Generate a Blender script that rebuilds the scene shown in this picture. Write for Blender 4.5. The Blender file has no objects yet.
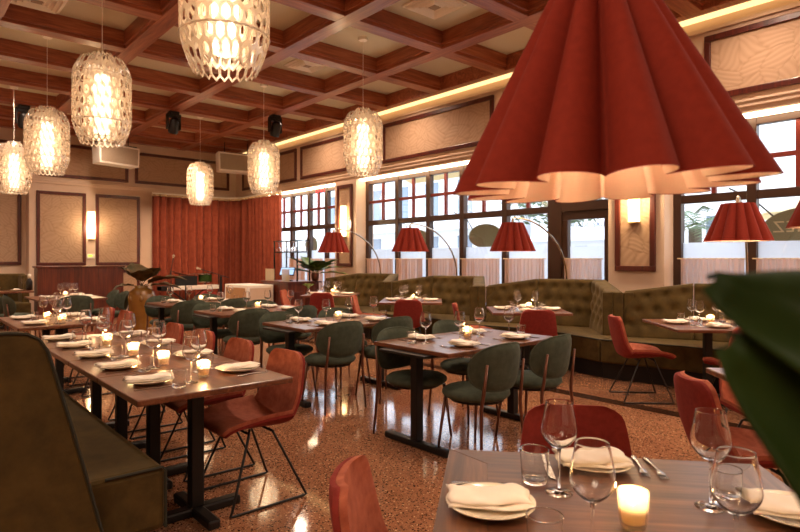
import bpy, math, random
from mathutils import Vector, Matrix
random.seed(7)
sc = bpy.context.scene
COL = sc.collection
PI = math.pi
def R(a): return math.radians(a)

# ------------------------------------------------------------------ mesh helpers
class MB:
    def __init__(s): s.v = []; s.f = []
    def add(s, vs, fs):
        o = len(s.v); s.v += [tuple(p) for p in vs]; s.f += [tuple(i + o for i in f) for f in fs]; return s
    def box(s, x0, x1, y0, y1, z0, z1):
        return s.add([(x0,y0,z0),(x1,y0,z0),(x1,y1,z0),(x0,y1,z0),(x0,y0,z1),(x1,y0,z1),(x1,y1,z1),(x0,y1,z1)],
                     [(0,3,2,1),(4,5,6,7),(0,1,5,4),(1,2,6,5),(2,3,7,6),(3,0,4,7)])
    def rbox(s, cx, cy, sx, sy, z0, z1, a=0):
        c, n = math.cos(a), math.sin(a); vs = []
        for z in (z0, z1):
            for dx, dy in ((-1,-1),(1,-1),(1,1),(-1,1)):
                x, y = dx*sx/2, dy*sy/2
                vs.append((cx + c*x - n*y, cy + n*x + c*y, z))
        return s.add(vs, [(0,3,2,1),(4,5,6,7),(0,1,5,4),(1,2,6,5),(2,3,7,6),(3,0,4,7)])
    def prism(s, poly, z0, z1):
        n = len(poly)
        vs = [(x,y,z0) for x,y in poly] + [(x,y,z1) for x,y in poly]
        fs = [tuple(range(n-1,-1,-1)), tuple(range(n,2*n))] + [(i,(i+1)%n,n+(i+1)%n,n+i) for i in range(n)]
        return s.add(vs, fs)
    def prism_xz(s, poly, y0, y1):
        n = len(poly)
        vs = [(x,y0,z) for x,z in poly] + [(x,y1,z) for x,z in poly]
        fs = [tuple(range(n)), tuple(range(2*n-1,n-1,-1))] + [((i+1)%n,i,n+i,n+(i+1)%n) for i in range(n)]
        return s.add(vs, fs)
    def tube(s, pts, r, n=8, closed=False):
        pts = [Vector(p) for p in pts]; m = len(pts)
        rr = r if isinstance(r, (list, tuple)) else [r]*m
        vs = []; up = None
        for i, p in enumerate(pts):
            if closed: t = pts[(i+1)%m] - pts[i-1]
            else: t = pts[min(i+1,m-1)] - pts[max(i-1,0)]
            t.normalize()
            if up is None:
                up = Vector((0,0,1)) if abs(t.z) < .9 else Vector((1,0,0))
            a = t.cross(up)
            if a.length < 1e-5: a = t.cross(Vector((0,1,0)))
            a.normalize(); b = a.cross(t); b.normalize(); up = b
            for k in range(n):
                w = 2*PI*k/n
                vs.append(p + (a*math.cos(w) + b*math.sin(w))*rr[i])
        fs = []
        for i in range(m if closed else m-1):
            for k in range(n):
                j = (i+1) % m
                fs.append((i*n+k, i*n+(k+1)%n, j*n+(k+1)%n, j*n+k))
        if not closed:
            fs.append(tuple(range(n-1,-1,-1))); fs.append(tuple((m-1)*n+k for k in range(n)))
        return s.add(vs, fs)
    def lathe(s, prof, n=24, c=(0,0,0), closed=False):
        m = len(prof); vs = []; fs = []; ring = []
        for (r, z) in prof:
            if r < 1e-6:
                ring.append([len(vs)]); vs.append((c[0], c[1], c[2]+z))
            else:
                ring.append(list(range(len(vs), len(vs)+n)))
                for k in range(n):
                    w = 2*PI*k/n; vs.append((c[0]+r*math.cos(w), c[1]+r*math.sin(w), c[2]+z))
        for i in range(m if closed else m-1):
            a, b = ring[i], ring[(i+1)%m]
            if len(a) == 1 and len(b) == 1: continue
            for k in range(n):
                k2 = (k+1)%n
                if len(a) == 1: fs.append((a[0], b[k2], b[k]))
                elif len(b) == 1: fs.append((a[k], a[k2], b[0]))
                else: fs.append((a[k], a[k2], b[k2], b[k]))
        return s.add(vs, fs)
    def grid(s, fn, nu, nv, wrap=False):
        vs = [fn(i/nu, j/nv) for j in range(nv+1) for i in range(nu+(0 if wrap else 1))]
        w = nu if wrap else nu+1; fs = []
        for j in range(nv):
            for i in range(nu):
                i2 = (i+1)%w if wrap else i+1
                fs.append((j*w+i, j*w+i2, (j+1)*w+i2, (j+1)*w+i))
        return s.add(vs, fs)
    def slab(s, fa, fb, nu, nv):
        """closed body between two parametric sheets"""
        w = nu+1; vs = [fa(i/nu, j/nv) for j in range(nv+1) for i in range(w)]
        o = len(vs); vs += [fb(i/nu, j/nv) for j in range(nv+1) for i in range(w)]; fs = []
        for j in range(nv):
            for i in range(nu):
                a, b, c, d = j*w+i, j*w+i+1, (j+1)*w+i+1, (j+1)*w+i
                fs.append((a,b,c,d)); fs.append((o+d,o+c,o+b,o+a))
        for i in range(nu):
            fs.append((i+1, i, o+i, o+i+1)); q = nv*w; fs.append((q+i, q+i+1, o+q+i+1, o+q+i))
        for j in range(nv):
            fs.append((j*w, (j+1)*w, o+(j+1)*w, o+j*w)); q = w-1; fs.append(((j+1)*w+q, j*w+q, o+j*w+q, o+(j+1)*w+q))
        return s.add(vs, fs)
    def ball(s, c, rx, ry=None, rz=None, n=12, m=8):
        ry = rx if ry is None else ry; rz = rx if rz is None else rz
        prof = [(math.sin(PI*i/m), -math.cos(PI*i/m)) for i in range(m+1)]
        prof[0] = (0,-1); prof[-1] = (0,1)
        t = MB().lathe(prof, n)
        return s.add([(c[0]+x*rx, c[1]+y*ry, c[2]+z*rz) for x,y,z in t.v], t.f)
    def xform(s, M):
        s.v = [tuple(M @ Vector(p)) for p in s.v]; return s
    def build(s, name, mat, parent=None, smooth=False, bevel=0, solid=0, sub=0, seg=2):
        me = bpy.data.meshes.new(name); me.from_pydata(s.v, [], s.f); me.update()
        o = bpy.data.objects.new(name, me); COL.objects.link(o)
        me.materials.append(mat)
        if parent is not None: o.parent = parent
        import bmesh
        bm = bmesh.new(); bm.from_mesh(me)
        bmesh.ops.recalc_face_normals(bm, faces=bm.faces); bm.to_mesh(me); bm.free()
        if smooth:
            me.polygons.foreach_set('use_smooth', [True]*len(me.polygons))
        if solid:
            m = o.modifiers.new('s', 'SOLIDIFY'); m.thickness = solid; m.offset = 0
        if bevel:
            m = o.modifiers.new('b', 'BEVEL'); m.width = bevel; m.segments = seg; m.limit_method = 'ANGLE'; m.angle_limit = R(40)
        if sub:
            m = o.modifiers.new('u', 'SUBSURF'); m.levels = sub; m.render_levels = sub
        return o

def tag(o, label=None, cat=None, group=None, kind=None):
    if label: o['label'] = label
    if cat: o['category'] = cat
    if group: o['group'] = group
    if kind: o['kind'] = kind
    return o
def thing(name, label, cat, loc=(0,0,0), rz=0, group=None, kind=None):
    o = bpy.data.objects.new(name, None); COL.objects.link(o)
    o.empty_display_size = .1
    o.location = loc; o.rotation_euler = (0,0,rz)
    return tag(o, label, cat, group, kind)
def dup(o, parent=None):
    c = o.copy(); COL.objects.link(c)
    if parent is not None: c.parent = parent
    for ch in list(o.children): dup(ch, c)
    return c
class Proto:
    """first placement uses the built thing itself, later ones are copies"""
    def __init__(s, builder): s.b = builder; s.root = None
    def place(s, loc, rz, label, group=None, scale=None):
        if s.root is None: o = s.root = s.b()
        else: o = dup(s.root)
        o.location = loc; o.rotation_euler = (0,0,rz)
        if scale: o.scale = scale
        o['label'] = label
        if group: o['group'] = group
        return o

# ------------------------------------------------------------------ materials
def lin(c):
    def f(u):
        u /= 255.
        return u/12.92 if u <= .04045 else ((u+.055)/1.055)**2.4
    return (f(c[0]), f(c[1]), f(c[2]), 1)
def nt(name):
    m = bpy.data.materials.new(name); m.use_nodes = True; t = m.node_tree
    b = t.nodes['Principled BSDF']
    return m, t, b
def texco(t, scale=(1,1,1), rot=(0,0,0), kind='Object'):
    tc = t.nodes.new('ShaderNodeTexCoord'); mp = t.nodes.new('ShaderNodeMapping')
    mp.inputs['Scale'].default_value = scale; mp.inputs['Rotation'].default_value = rot
    t.links.new(tc.outputs[kind], mp.inputs['Vector']); return mp.outputs['Vector']
def noise(t, vec, scale, detail=4, rough=.55, dist=0):
    n = t.nodes.new('ShaderNodeTexNoise'); n.inputs['Scale'].default_value = scale
    n.inputs['Detail'].default_value = detail; n.inputs['Roughness'].default_value = rough; n.inputs['Distortion'].default_value = dist
    t.links.new(vec, n.inputs['Vector']); return n.outputs['Fac']
def ramp(t, fac, stops):
    r = t.nodes.new('ShaderNodeValToRGB'); e = r.color_ramp.elements
    while len(e) < len(stops): e.new(.5)
    for i, (p, c) in enumerate(stops): e[i].position = p; e[i].color = c
    t.links.new(fac, r.inputs['Fac']); return r.outputs['Color']
def bump(t, b, h, strength, dist=.01):
    n = t.nodes.new('ShaderNodeBump'); n.inputs['Strength'].default_value = strength; n.inputs['Distance'].default_value = dist
    t.links.new(h, n.inputs['Height']); t.links.new(n.outputs['Normal'], b.inputs['Normal'])
def plain(name, c, rough=.5, metal=0, c2=None, scale=8, stretch=(1,1,1), bmp=0, spec=.5, sheen=0, coat=0, detail=4):
    m, t, b = nt(name)
    b.inputs['Base Color'].default_value = lin(c); b.inputs['Roughness'].default_value = rough
    b.inputs['Metallic'].default_value = metal; b.inputs['Specular IOR Level'].default_value = spec
    if sheen:
        b.inputs['Sheen Weight'].default_value = sheen; b.inputs['Sheen Roughness'].default_value = .4
        b.inputs['Sheen Tint'].default_value = tuple(min(1, 1.6*u+.15) for u in lin(c)[:3]) + (1,)
    if coat:
        b.inputs['Coat Weight'].default_value = coat; b.inputs['Coat Roughness'].default_value = .08
    v = texco(t, stretch); f = noise(t, v, scale, detail)
    if c2: t.links.new(ramp(t, f, [(.3, lin(c)), (.7, lin(c2))]), b.inputs['Base Color'])
    if bmp: bump(t, b, f, bmp)
    return m
def wood(name, c1, c2, c3, rough=.35, axis=0, scale=1.0, coat=.2):
    m, t, b = nt(name)
    st = [9*scale]*3; st[axis] = .9*scale
    v = texco(t, tuple(st))
    f = noise(t, v, 1.6, 6, .6, 1.2)
    st2 = [70*scale]*3; st2[axis] = 3*scale
    g = noise(t, texco(t, tuple(st2)), 1.0, 3)
    mx = t.nodes.new('ShaderNodeMix'); mx.data_type = 'FLOAT'; mx.inputs[0].default_value = .3
    t.links.new(f, mx.inputs[2]); t.links.new(g, mx.inputs[3])
    t.links.new(ramp(t, mx.outputs[0], [(.36, lin(c1)), (.5, lin(c2)), (.64, lin(c3))]), b.inputs['Base Color'])
    b.inputs['Roughness'].default_value = rough
    b.inputs['Coat Weight'].default_value = coat; b.inputs['Coat Roughness'].default_value = .15
    bump(t, b, g, .08, .004)
    return m
def fabric(name, c, c2, rough=.9, sheen=.3, weave=500, vs=14, bmp=.25):
    m, t, b = nt(name)
    v = texco(t)
    f = noise(t, v, vs, 5, .6)
    t.links.new(ramp(t, f, [(.3, lin(c)), (.7, lin(c2))]), b.inputs['Base Color'])
    b.inputs['Roughness'].default_value = rough; b.inputs['Specular IOR Level'].default_value = .2
    b.inputs['Sheen Weight'].default_value = sheen; b.inputs['Sheen Roughness'].default_value = .35
    b.inputs['Sheen Tint'].default_value = tuple(min(1, 1.5*u+.08) for u in lin(c2)[:3]) + (1,)
    bump(t, b, noise(t, v, weave, 2), bmp, .002)
    return m
def emit(name, c, s):
    m, t, b = nt(name)
    b.inputs['Base Color'].default_value = lin(c); b.inputs['Emission Color'].default_value = lin(c); b.inputs['Emission Strength'].default_value = s
    return m
def glass(name, tint=(255,255,255), rough=0.0, ior=1.45):
    m, t, b = nt(name)
    g = t.nodes.new('ShaderNodeBsdfGlass'); g.inputs['Color'].default_value = lin(tint); g.inputs['Roughness'].default_value = rough; g.inputs['IOR'].default_value = ior
    t.links.new(g.outputs[0], t.nodes['Material Output'].inputs['Surface']); return m
def thin_glass(name, k=.9, base=.10):
    m, t, b = nt(name)
    lw = t.nodes.new('ShaderNodeLayerWeight'); lw.inputs['Blend'].default_value = .5
    pw = t.nodes.new('ShaderNodeMath'); pw.operation = 'POWER'; pw.inputs[1].default_value = 2.6
    t.links.new(lw.outputs['Facing'], pw.inputs[0])
    ma = t.nodes.new('ShaderNodeMath'); ma.operation = 'MULTIPLY_ADD'; ma.inputs[1].default_value = k; ma.inputs[2].default_value = base
    t.links.new(pw.outputs[0], ma.inputs[0])
    tr = t.nodes.new('ShaderNodeBsdfTransparent'); gl = t.nodes.new('ShaderNodeBsdfGlossy'); gl.inputs['Roughness'].default_value = .015
    t.links.new(ramp(t, pw.outputs[0], [(0, (.97,.97,.97,1)), (1, (.97,.97,.97,1))]), tr.inputs['Color'])
    g2 = t.nodes.new('ShaderNodeBsdfGlossy'); g2.inputs['Roughness'].default_value = .35
    m0 = t.nodes.new('ShaderNodeMixShader'); m0.inputs[0].default_value = .35
    t.links.new(gl.outputs[0], m0.inputs[1]); t.links.new(g2.outputs[0], m0.inputs[2])
    mx = t.nodes.new('ShaderNodeMixShader'); t.links.new(ma.outputs[0], mx.inputs[0])
    t.links.new(tr.outputs[0], mx.inputs[1]); t.links.new(m0.outputs[0], mx.inputs[2])
    t.links.new(mx.outputs[0], t.nodes['Material Output'].inputs['Surface']); return m
def pane(name, tint=(250,252,255), refl=.08):
    m, t, b = nt(name)
    tr = t.nodes.new('ShaderNodeBsdfTransparent'); tr.inputs['Color'].default_value = lin(tint)
    gl = t.nodes.new('ShaderNodeBsdfGlossy'); gl.inputs['Roughness'].default_value = .02
    mx = t.nodes.new('ShaderNodeMixShader'); mx.inputs[0].default_value = refl
    t.links.new(tr.outputs[0], mx.inputs[1]); t.links.new(gl.outputs[0], mx.inputs[2])
    t.links.new(mx.outputs[0], t.nodes['Material Output'].inputs['Surface']); return m
def sheer(name, c, tl=.5, tp=.2, gl=0.0, rough=.3):
    """diffuse + translucent + transparent (+ gloss)"""
    m, t, b = nt(name); c = lin(c)
    d = t.nodes.new('ShaderNodeBsdfDiffuse'); d.inputs['Color'].default_value = c
    l = t.nodes.new('ShaderNodeBsdfTranslucent'); l.inputs['Color'].default_value = c
    x = t.nodes.new('ShaderNodeBsdfTransparent')
    m1 = t.nodes.new('ShaderNodeMixShader'); m1.inputs[0].default_value = tl
    m2 = t.nodes.new('ShaderNodeMixShader'); m2.inputs[0].default_value = tp
    t.links.new(d.outputs[0], m1.inputs[1]); t.links.new(l.outputs[0], m1.inputs[2])
    t.links.new(m1.outputs[0], m2.inputs[1]); t.links.new(x.outputs[0], m2.inputs[2]); out = m2.outputs[0]
    if gl:
        g = t.nodes.new('ShaderNodeBsdfGlossy'); g.inputs['Roughness'].default_value = rough
        m3 = t.nodes.new('ShaderNodeMixShader'); m3.inputs[0].default_value = gl
        t.links.new(out, m3.inputs[1]); t.links.new(g.outputs[0], m3.inputs[2]); out = m3.outputs[0]
    t.links.new(out, t.nodes['Material Output'].inputs['Surface']); return m

M = {}
M['beam'] = wood('beam_wood', (116,56,34), (146,78,50), (174,104,70), .38, 0, .8, .1)
M['beam_y'] = wood('beam_wood_y', (116,56,34), (146,78,50), (174,104,70), .38, 1, .8, .1)
M['frame'] = wood('frame_wood', (58,20,14), (78,28,18), (96,38,24), .35, 2, .9)
M['mahogany'] = wood('mahogany', (62,24,14), (88,36,20), (110,50,28), .35, 2, .6)
M['table'] = wood('table_wood', (74,38,21), (102,58,35), (130,80,51), .28, 1, 1.1, .06)
M['front'] = wood('front_wood', (62,35,22), (90,55,36), (120,79,53), .36, 0, 1.0, .04)
M['front_edge'] = wood('front_edge_wood', (64,38,24), (94,60,40), (124,84,58), .36, 1, 1.0, .04)
M['cream'] = plain('cream_paint', (214,186,160), .6, 0, (208,178,152), 3)
M['ceil'] = plain('ceiling_plaster', (196,184,156), .8, 0, (210,200,174), 60, (1,6,1), .05)
M['black'] = plain('black_metal', (24,20,18), .45, .3)
M['bronze'] = plain('bronze_leg', (112,74,58), .35, .7)
M['steel'] = plain('steel', (200,196,190), .18, 1.0)
M['nickel'] = plain('nickel', (205,190,170), .22, 1.0)
M['velvet'] = fabric('rust_velvet', (136,66,46), (172,96,70), .8, .35, 300, 22, .15)
M['redback'] = fabric('red_weave', (112,36,30), (130,46,38), .9, .3, 600, 40, .3)
M['green'] = fabric('green_felt', (58,64,52), (76,82,68), .9, .35, 500, 18, .2)
M['olive'] = fabric('olive_velvet', (64,50,23), (86,68,33), .85, .5, 500, 10, .2)
M['piping'] = plain('dark_piping', (36,34,18), .8)
M['shade'] = fabric('shade_red', (126,38,24), (136,44,28), .85, .1, 500, 60, .2)
M['lining'] = sheer('shade_lining', (236,200,176), .35, 0)
M['glass'] = glass('clear_glass', (255,255,255), 0, 1.42)
M['acrylic'] = sheer('acrylic', (226,208,190), .5, .50, .14, .2)
M['tube'] = emit('lamp_tube', (255,226,180), 4.2)
M['napkin'] = fabric('napkin', (238,226,210), (246,236,222), .95, .1, 400, 12, .15)
M['plate'] = plain('porcelain', (236,222,196), .25, 0, None, 8, (1,1,1), 0, .5, 0, .4)
M['wax'] = sheer('wax', (255,236,200), .6, 0)
M['votive'] = sheer('votive_glass', (255,242,222), .5, .72, .24, .06)
M['flame'] = emit('flame', (255,190,90), 28)
M['curtain'] = fabric('stage_velvet', (110,48,32), (128,62,42), .85, .35, 200, 8, .1)
M['gold'] = plain('gold_braid', (224,196,150), .4, .3)
M['sheer'] = sheer('cafe_sheer', (222,178,146), .6, .16)
M['wframe'] = plain('bronze_window_frame', (62,38,24), .4, .1)
M['muntin'] = plain('red_muntin', (112,34,22), .45)
M['pane'] = pane('window_glass')
M['frost'] = sheer('frosted_film', (238,242,248), .75, .12)
M['white'] = plain('white_plastic', (240,230,216), .45)
M['grille'] = plain('speaker_grille', (176,156,132), .7, 0, (140,118,96), 120)
M['leaf'] = plain('dark_leaf', (34,62,20), .4, 0, (62,96,32), 14, (1,1,1), .1, .3, 0, 0)
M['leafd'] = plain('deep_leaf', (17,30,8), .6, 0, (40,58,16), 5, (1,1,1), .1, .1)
M['leaf2'] = plain('lime_leaf', (120,140,44), .4, 0, (90,118,34), 14)
M['leafb'] = plain('bronze_leaf', (42,44,20), .7, 0, (88,62,28), 6, (1,1,1), 0, .2)
M['urn'] = plain('ochre_glaze', (150,104,40), .25, 0, (124,84,34), 5, (1,1,1), .1, .5, 0, .4)
M['cove'] = emit('cove_light', (255,218,150), .6)
M['soffit'] = emit('soffit_light', (255,226,186), 5)
M['sconce'] = emit('sconce_glow', (255,214,150), 4.5)
M['screen'] = emit('screen_glow', (120,150,190), .8)
M['exit'] = emit('exit_red', (215,30,44), .7)
M['keys'] = plain('ivory_keys', (226,206,180), .4)
M['screenacr'] = sheer('smoked_acrylic', (222,204,170), .4, .4, .08)
M['cane'] = plain('woven_cane', (196,150,100), .7, 0, (160,112,70), 90)
M['soil'] = plain('soil', (40,28,20), .9)

def fabric_panel():
    m, t, b = nt('leaf_wallcovering')
    v = texco(t)
    nz = t.nodes.new('ShaderNodeTexNoise'); nz.inputs['Scale'].default_value = 1.6; nz.inputs['Detail'].default_value = 1
    t.links.new(v, nz.inputs['Vector'])
    va = t.nodes.new('ShaderNodeVectorMath'); va.operation = 'MULTIPLY_ADD'; va.inputs[1].default_value = (.35,.35,.35)
    t.links.new(nz.outputs['Color'], va.inputs[0]); t.links.new(v, va.inputs[2])
    def M_(op, a, b_=None, c=None):
        n_ = t.nodes.new('ShaderNodeMath'); n_.operation = op
        for k, x in enumerate((a, b_, c)):
            if x is None: continue
            if isinstance(x, (int, float)): n_.inputs[k].default_value = x
            else: t.links.new(x, n_.inputs[k])
        return n_.outputs[0]
    sp = t.nodes.new('ShaderNodeSeparateXYZ'); t.links.new(va.outputs[0], sp.inputs[0])
    u_ = M_('ADD', sp.outputs[0], sp.outputs[1])
    cb = t.nodes.new('ShaderNodeCombineXYZ'); t.links.new(u_, cb.inputs[0]); t.links.new(sp.outputs[2], cb.inputs[1])
    vo = t.nodes.new('ShaderNodeTexVoronoi'); vo.voronoi_dimensions = '2D'; vo.inputs['Scale'].default_value = 4.2; vo.inputs['Randomness'].default_value = .9
    t.links.new(cb.outputs[0], vo.inputs['Vector'])
    ed = t.nodes.new('ShaderNodeTexVoronoi'); ed.voronoi_dimensions = '2D'; ed.feature = 'DISTANCE_TO_EDGE'; ed.inputs['Scale'].default_value = 4.2; ed.inputs['Randomness'].default_value = .9
    t.links.new(cb.outputs[0], ed.inputs['Vector'])
    sc_ = t.nodes.new('ShaderNodeSeparateColor'); t.links.new(vo.outputs['Color'], sc_.inputs[0])
    an = M_('MULTIPLY_ADD', sc_.outputs[0], 2.2, .3)
    ln = M_('ADD', M_('MULTIPLY', u_, M_('COSINE', an)), M_('MULTIPLY', sp.outputs[2], M_('SINE', an)))
    st = M_('SINE', M_('MULTIPLY', ln, 95.0))
    h = M_('ADD', M_('MULTIPLY', st, .16), M_('MINIMUM', M_('MULTIPLY', ed.outputs['Distance'], 3.0), .3))
    t.links.new(ramp(t, h, [(.0, lin((164,130,100))), (.2, lin((174,140,110))), (.5, lin((180,147,118)))]), b.inputs['Base Color'])
    b.inputs['Roughness'].default_value = .75
    bump(t, b, h, .42, .012)
    return m
M['wallcloth'] = fabric_panel()
def terrazzo():
    m, t, b = nt('terrazzo')
    v = texco(t)
    base = ramp(t, noise(t, v, 1.3, 3), [(.3, lin((142,94,66))), (.7, lin((160,110,80)))])
    def chips(scale, thr, cols, prev):
        vo = t.nodes.new('ShaderNodeTexVoronoi'); vo.inputs['Scale'].default_value = scale; vo.inputs['Randomness'].default_value = 1
        t.links.new(v, vo.inputs['Vector'])
        sp = t.nodes.new('ShaderNodeSeparateColor'); t.links.new(vo.outputs['Color'], sp.inputs[0])
        lt = t.nodes.new('ShaderNodeMath'); lt.operation = 'LESS_THAN'; lt.inputs[1].default_value = thr
        t.links.new(sp.outputs[0], lt.inputs[0])
        ds = t.nodes.new('ShaderNodeMath'); ds.operation = 'LESS_THAN'; ds.inputs[1].default_value = .42
        t.links.new(vo.outputs['Distance'], ds.inputs[0])
        mm = t.nodes.new('ShaderNodeMath'); mm.operation = 'MULTIPLY'
        t.links.new(lt.outputs[0], mm.inputs[0]); t.links.new(ds.outputs[0], mm.inputs[1])
        cr = ramp(t, sp.outputs[1], cols); cr.node.color_ramp.interpolation = 'CONSTANT'
        mx = t.nodes.new('ShaderNodeMix'); mx.data_type = 'RGBA'
        t.links.new(mm.outputs[0], mx.inputs[0]); t.links.new(prev, mx.inputs[6]); t.links.new(cr, mx.inputs[7]); return mx.outputs[2]
    c = chips(72, .5, [(0, lin((48,28,22))), (.4, lin((104,60,40))), (.6, lin((206,164,126))), (.82, lin((70,46,38)))], base)
    c = chips(140, .42, [(0, lin((50,30,24))), (.5, lin((190,140,104))), (.8, lin((120,72,48)))], c)
    t.links.new(c, b.inputs['Base Color'])
    b.inputs['Roughness'].default_value = .075; b.inputs['Specular IOR Level'].default_value = .7
    return m
M['terrazzo'] = terrazzo()
M['inlay'] = plain('dark_inlay', (66,40,28), .15, 0, (54,32,22), 40)

# ------------------------------------------------------------------ camera (at the origin, 1.40 m up; the room is turned 41 degrees to it)
cam = bpy.data.cameras.new('camera'); co = bpy.data.objects.new('camera', cam); COL.objects.link(co)
co.location = (0,0,1.40); co.rotation_euler = (R(90), 0, -R(41.33))
cam.lens = 26.1; cam.sensor_width = 36; cam.shift_y = -7/800.; cam.clip_start = .02
cam.dof.use_dof = True; cam.dof.focus_distance = 3.2; cam.dof.aperture_fstop = 5.2
sc.camera = co

# ------------------------------------------------------------------ setting
XW, YB, ZC = 7.8, 16.3, 4.70           # window wall, back wall, coffer ceiling
XL, YF = -3.4, -3.2                    # unseen walls that close the room
def struct(o, label):
    o['kind'] = 'structure'; o['label'] = label; o['category'] = o.name.split('_')[0].split('.')[0]; return o
struct(MB().box(XL-.2, 8.3, YF-.2, 17.0, -.1, 0).build('floor', M['terrazzo']), 'polished brown speckled terrazzo floor')
tr = MB().box(5.24, 5.40, YF, 16.2, .0, .003).build('trim_1', M['inlay']); struct(tr, 'dark inlay strip in the floor along the booths')
struct(MB().box(XL-.2, 8.4, YF-.2, 17.0, ZC, ZC+.1).build('ceiling', M['ceil']), 'pale plaster ceiling behind the wooden coffers')
# beams
GX = [6.14-1.73*k for k in range(6)]; GY = [4.53+1.51*k for k in range(-5, 8)]
bw = .115
mb = MB()
for x in GX:
    mb.box(x-bw, x+bw, YF, YB, 4.45, ZC); mb.box(x-bw-.03, x+bw+.03, YF, YB, 4.50, ZC)
struct(mb.build('trim_2', M['beam_y'], bevel=.006), 'cherry wood coffer beams running away from the camera')
mb = MB()
for y in GY:
    mb.box(XL, 7.64, y-bw, y+bw, 4.452, ZC); mb.box(XL, 7.64, y-bw-.03, y+bw+.03, 4.502, ZC)
mb.box(7.48, 7.64, YF, YB, 4.451, ZC); mb.box(XL, XW, 16.02, 16.2, 4.451, ZC)
struct(mb.build('trim_3', M['beam'], bevel=.006), 'cherry wood coffer beams crossing towards the windows')

# walls ---------------------------------------------------------------
OPEN = [(-1.6, 3.50), (4.31, 10.35), (11.17, 14.6)]      # recessed window openings on the right wall
mb = MB()
ys = [YF-.2] + [v for o in OPEN for v in o] + [17.0]
for i in range(0, len(ys), 2): mb.box(XW, 8.3, ys[i], ys[i+1], 0, 3.18)
mb.box(XW, 8.3, YF-.2, 17.0, 3.18, ZC)
for a, b_ in OPEN:
    if a < 4 or a > 5: mb.box(8.06, 8.3, a, b_, 0, .5)
    else: mb.box(8.06, 8.3, 5.45, b_, 0, .5)
struct(mb.build('wall_right', M['cream'], bevel=.004), 'cream window wall along the booths')
mb = MB().box(2.5, 8.0, YB, YB+.5, 0, ZC).box(XL-.2, 2.5, YB+.4, YB+.6, 0, ZC)
struct(mb.build('wall_back', M['cream'], bevel=.004), 'cream panelled wall at the far end')
struct(MB().box(XL-.2, XL, YF-.2, 17, 0, ZC).build('wall_left', M['cream']), 'cream wall outside the left of the picture')
struct(MB().box(XL-.2, 8.3, YF-.2, YF, 0, ZC).build('wall_front', M['cream']), 'cream wall behind the camera')
# mouldings
mb = MB()
for z0, z1, p in ((3.24,3.30,.03),(3.30,3.33,.05),(4.28,4.34,.03)):
    mb.box(XW-p, XW, YF, YB, z0, z1); mb.box(2.5, XW, YB-p, YB, z0, z1)
    mb.box(XL, 2.5, YB+.4-p, YB+.4, z0, z1)
struct(mb.build('trim_4', M['cream'], bevel=.006), 'cream moulding bands above the windows and panels')
mb = MB().box(7.65, 7.80, YF, YB-.3, 4.44, 4.47)
struct(mb.build('trim_5', M['cove']), 'warm cove light strip under the ceiling edge')
for i, (a, b_) in enumerate(OPEN):
    struct(MB().box(7.86, 8.04, a+.03, b_-.03, 3.155, 3.178).build('trim_%d' % (6+i), M['soffit']), ['glowing light strip over the right hand windows','glowing light strip over the middle windows','glowing light strip over the far windows'][i])

def panel(nm, axis, a0, a1, z0, z1, lab, plane):
    """framed wall covering panel; axis 'y' on the window wall, 'x' on the back wall"""
    w = .075
    f = MB(); c = MB()
    def bx(mb_, p, q, r, s_, d0, d1):
        if axis == 'y': mb_.box(plane-d1, plane-d0, p, q, r, s_)
        else: mb_.box(p, q, plane-d1, plane-d0, r, s_)
    bx(f, a0, a1, z0, z0+w, 0, .045); bx(f, a0, a1, z1-w, z1, 0, .045)
    bx(f, a0, a0+w, z0+w, z1-w, 0, .045); bx(f, a1-w, a1, z0+w, z1-w, 0, .045)
    bx(c, a0+w, a1-w, z0+w, z1-w, 0, .015)
    t = thing(nm, lab, 'wall panel', kind='structure')
    f.build('panel_frame', M['frame'], t, bevel=.008); c.build('panel_fabric', M['wallcloth'], t)
    return t
n = 9
for a0, a1, z0, z1, lab in [(-.02,2.98,3.40,4.22,'upper leaf patterned panel right of the large red lamp'),(3.2,6.2,3.40,4.22,'upper leaf patterned panel hidden behind the large red lamp'),
        (6.41,9.39,3.40,4.22,'upper leaf patterned panel left of the large red lamp'),(9.61,12.64,3.40,4.22,'upper leaf patterned panel above the far windows'),(12.85,15.85,3.40,4.22,'upper leaf patterned panel above the end of the red curtain'),
        (10.47,11.05,1.23,3.09,'narrow leaf patterned panel with a tube light between the windows'),(3.61,4.19,1.23,3.09,'narrow leaf patterned panel with a tube light right of the door')]:
    panel('trim_%d' % n, 'y', a0, a1, z0, z1, lab, XW); n += 1
for a0, a1, z0, z1, lab in [(2.72,4.74,3.42,4.25,'upper leaf patterned panel on the far wall above the tall panels'),(4.91,7.56,3.42,4.25,'upper leaf patterned panel above the red stage curtain'),
        (2.65,3.73,1.24,3.06,'tall leaf patterned panel left of the far tube light'),(3.95,5.03,1.24,3.06,'tall leaf patterned panel right of the far tube light'),(3.95,5.03,.25,1.12,'low framed panel below the tall leaf panel'),(2.65,3.73,.25,1.12,'low framed panel behind the wood partition')]:
    panel('trim_%d' % n, 'x', a0, a1, z0, z1, lab, YB); n += 1
panel('trim_%d' % n, 'x', .7, 2.4, 1.26, 3.25, 'tall leaf patterned panel at the far left above the corner bench', YB+.4); n += 1
panel('trim_%d' % n, 'x', .4, 2.4, 3.45, 4.25, 'upper leaf patterned panel at the far left', YB+.4); n += 1

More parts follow.
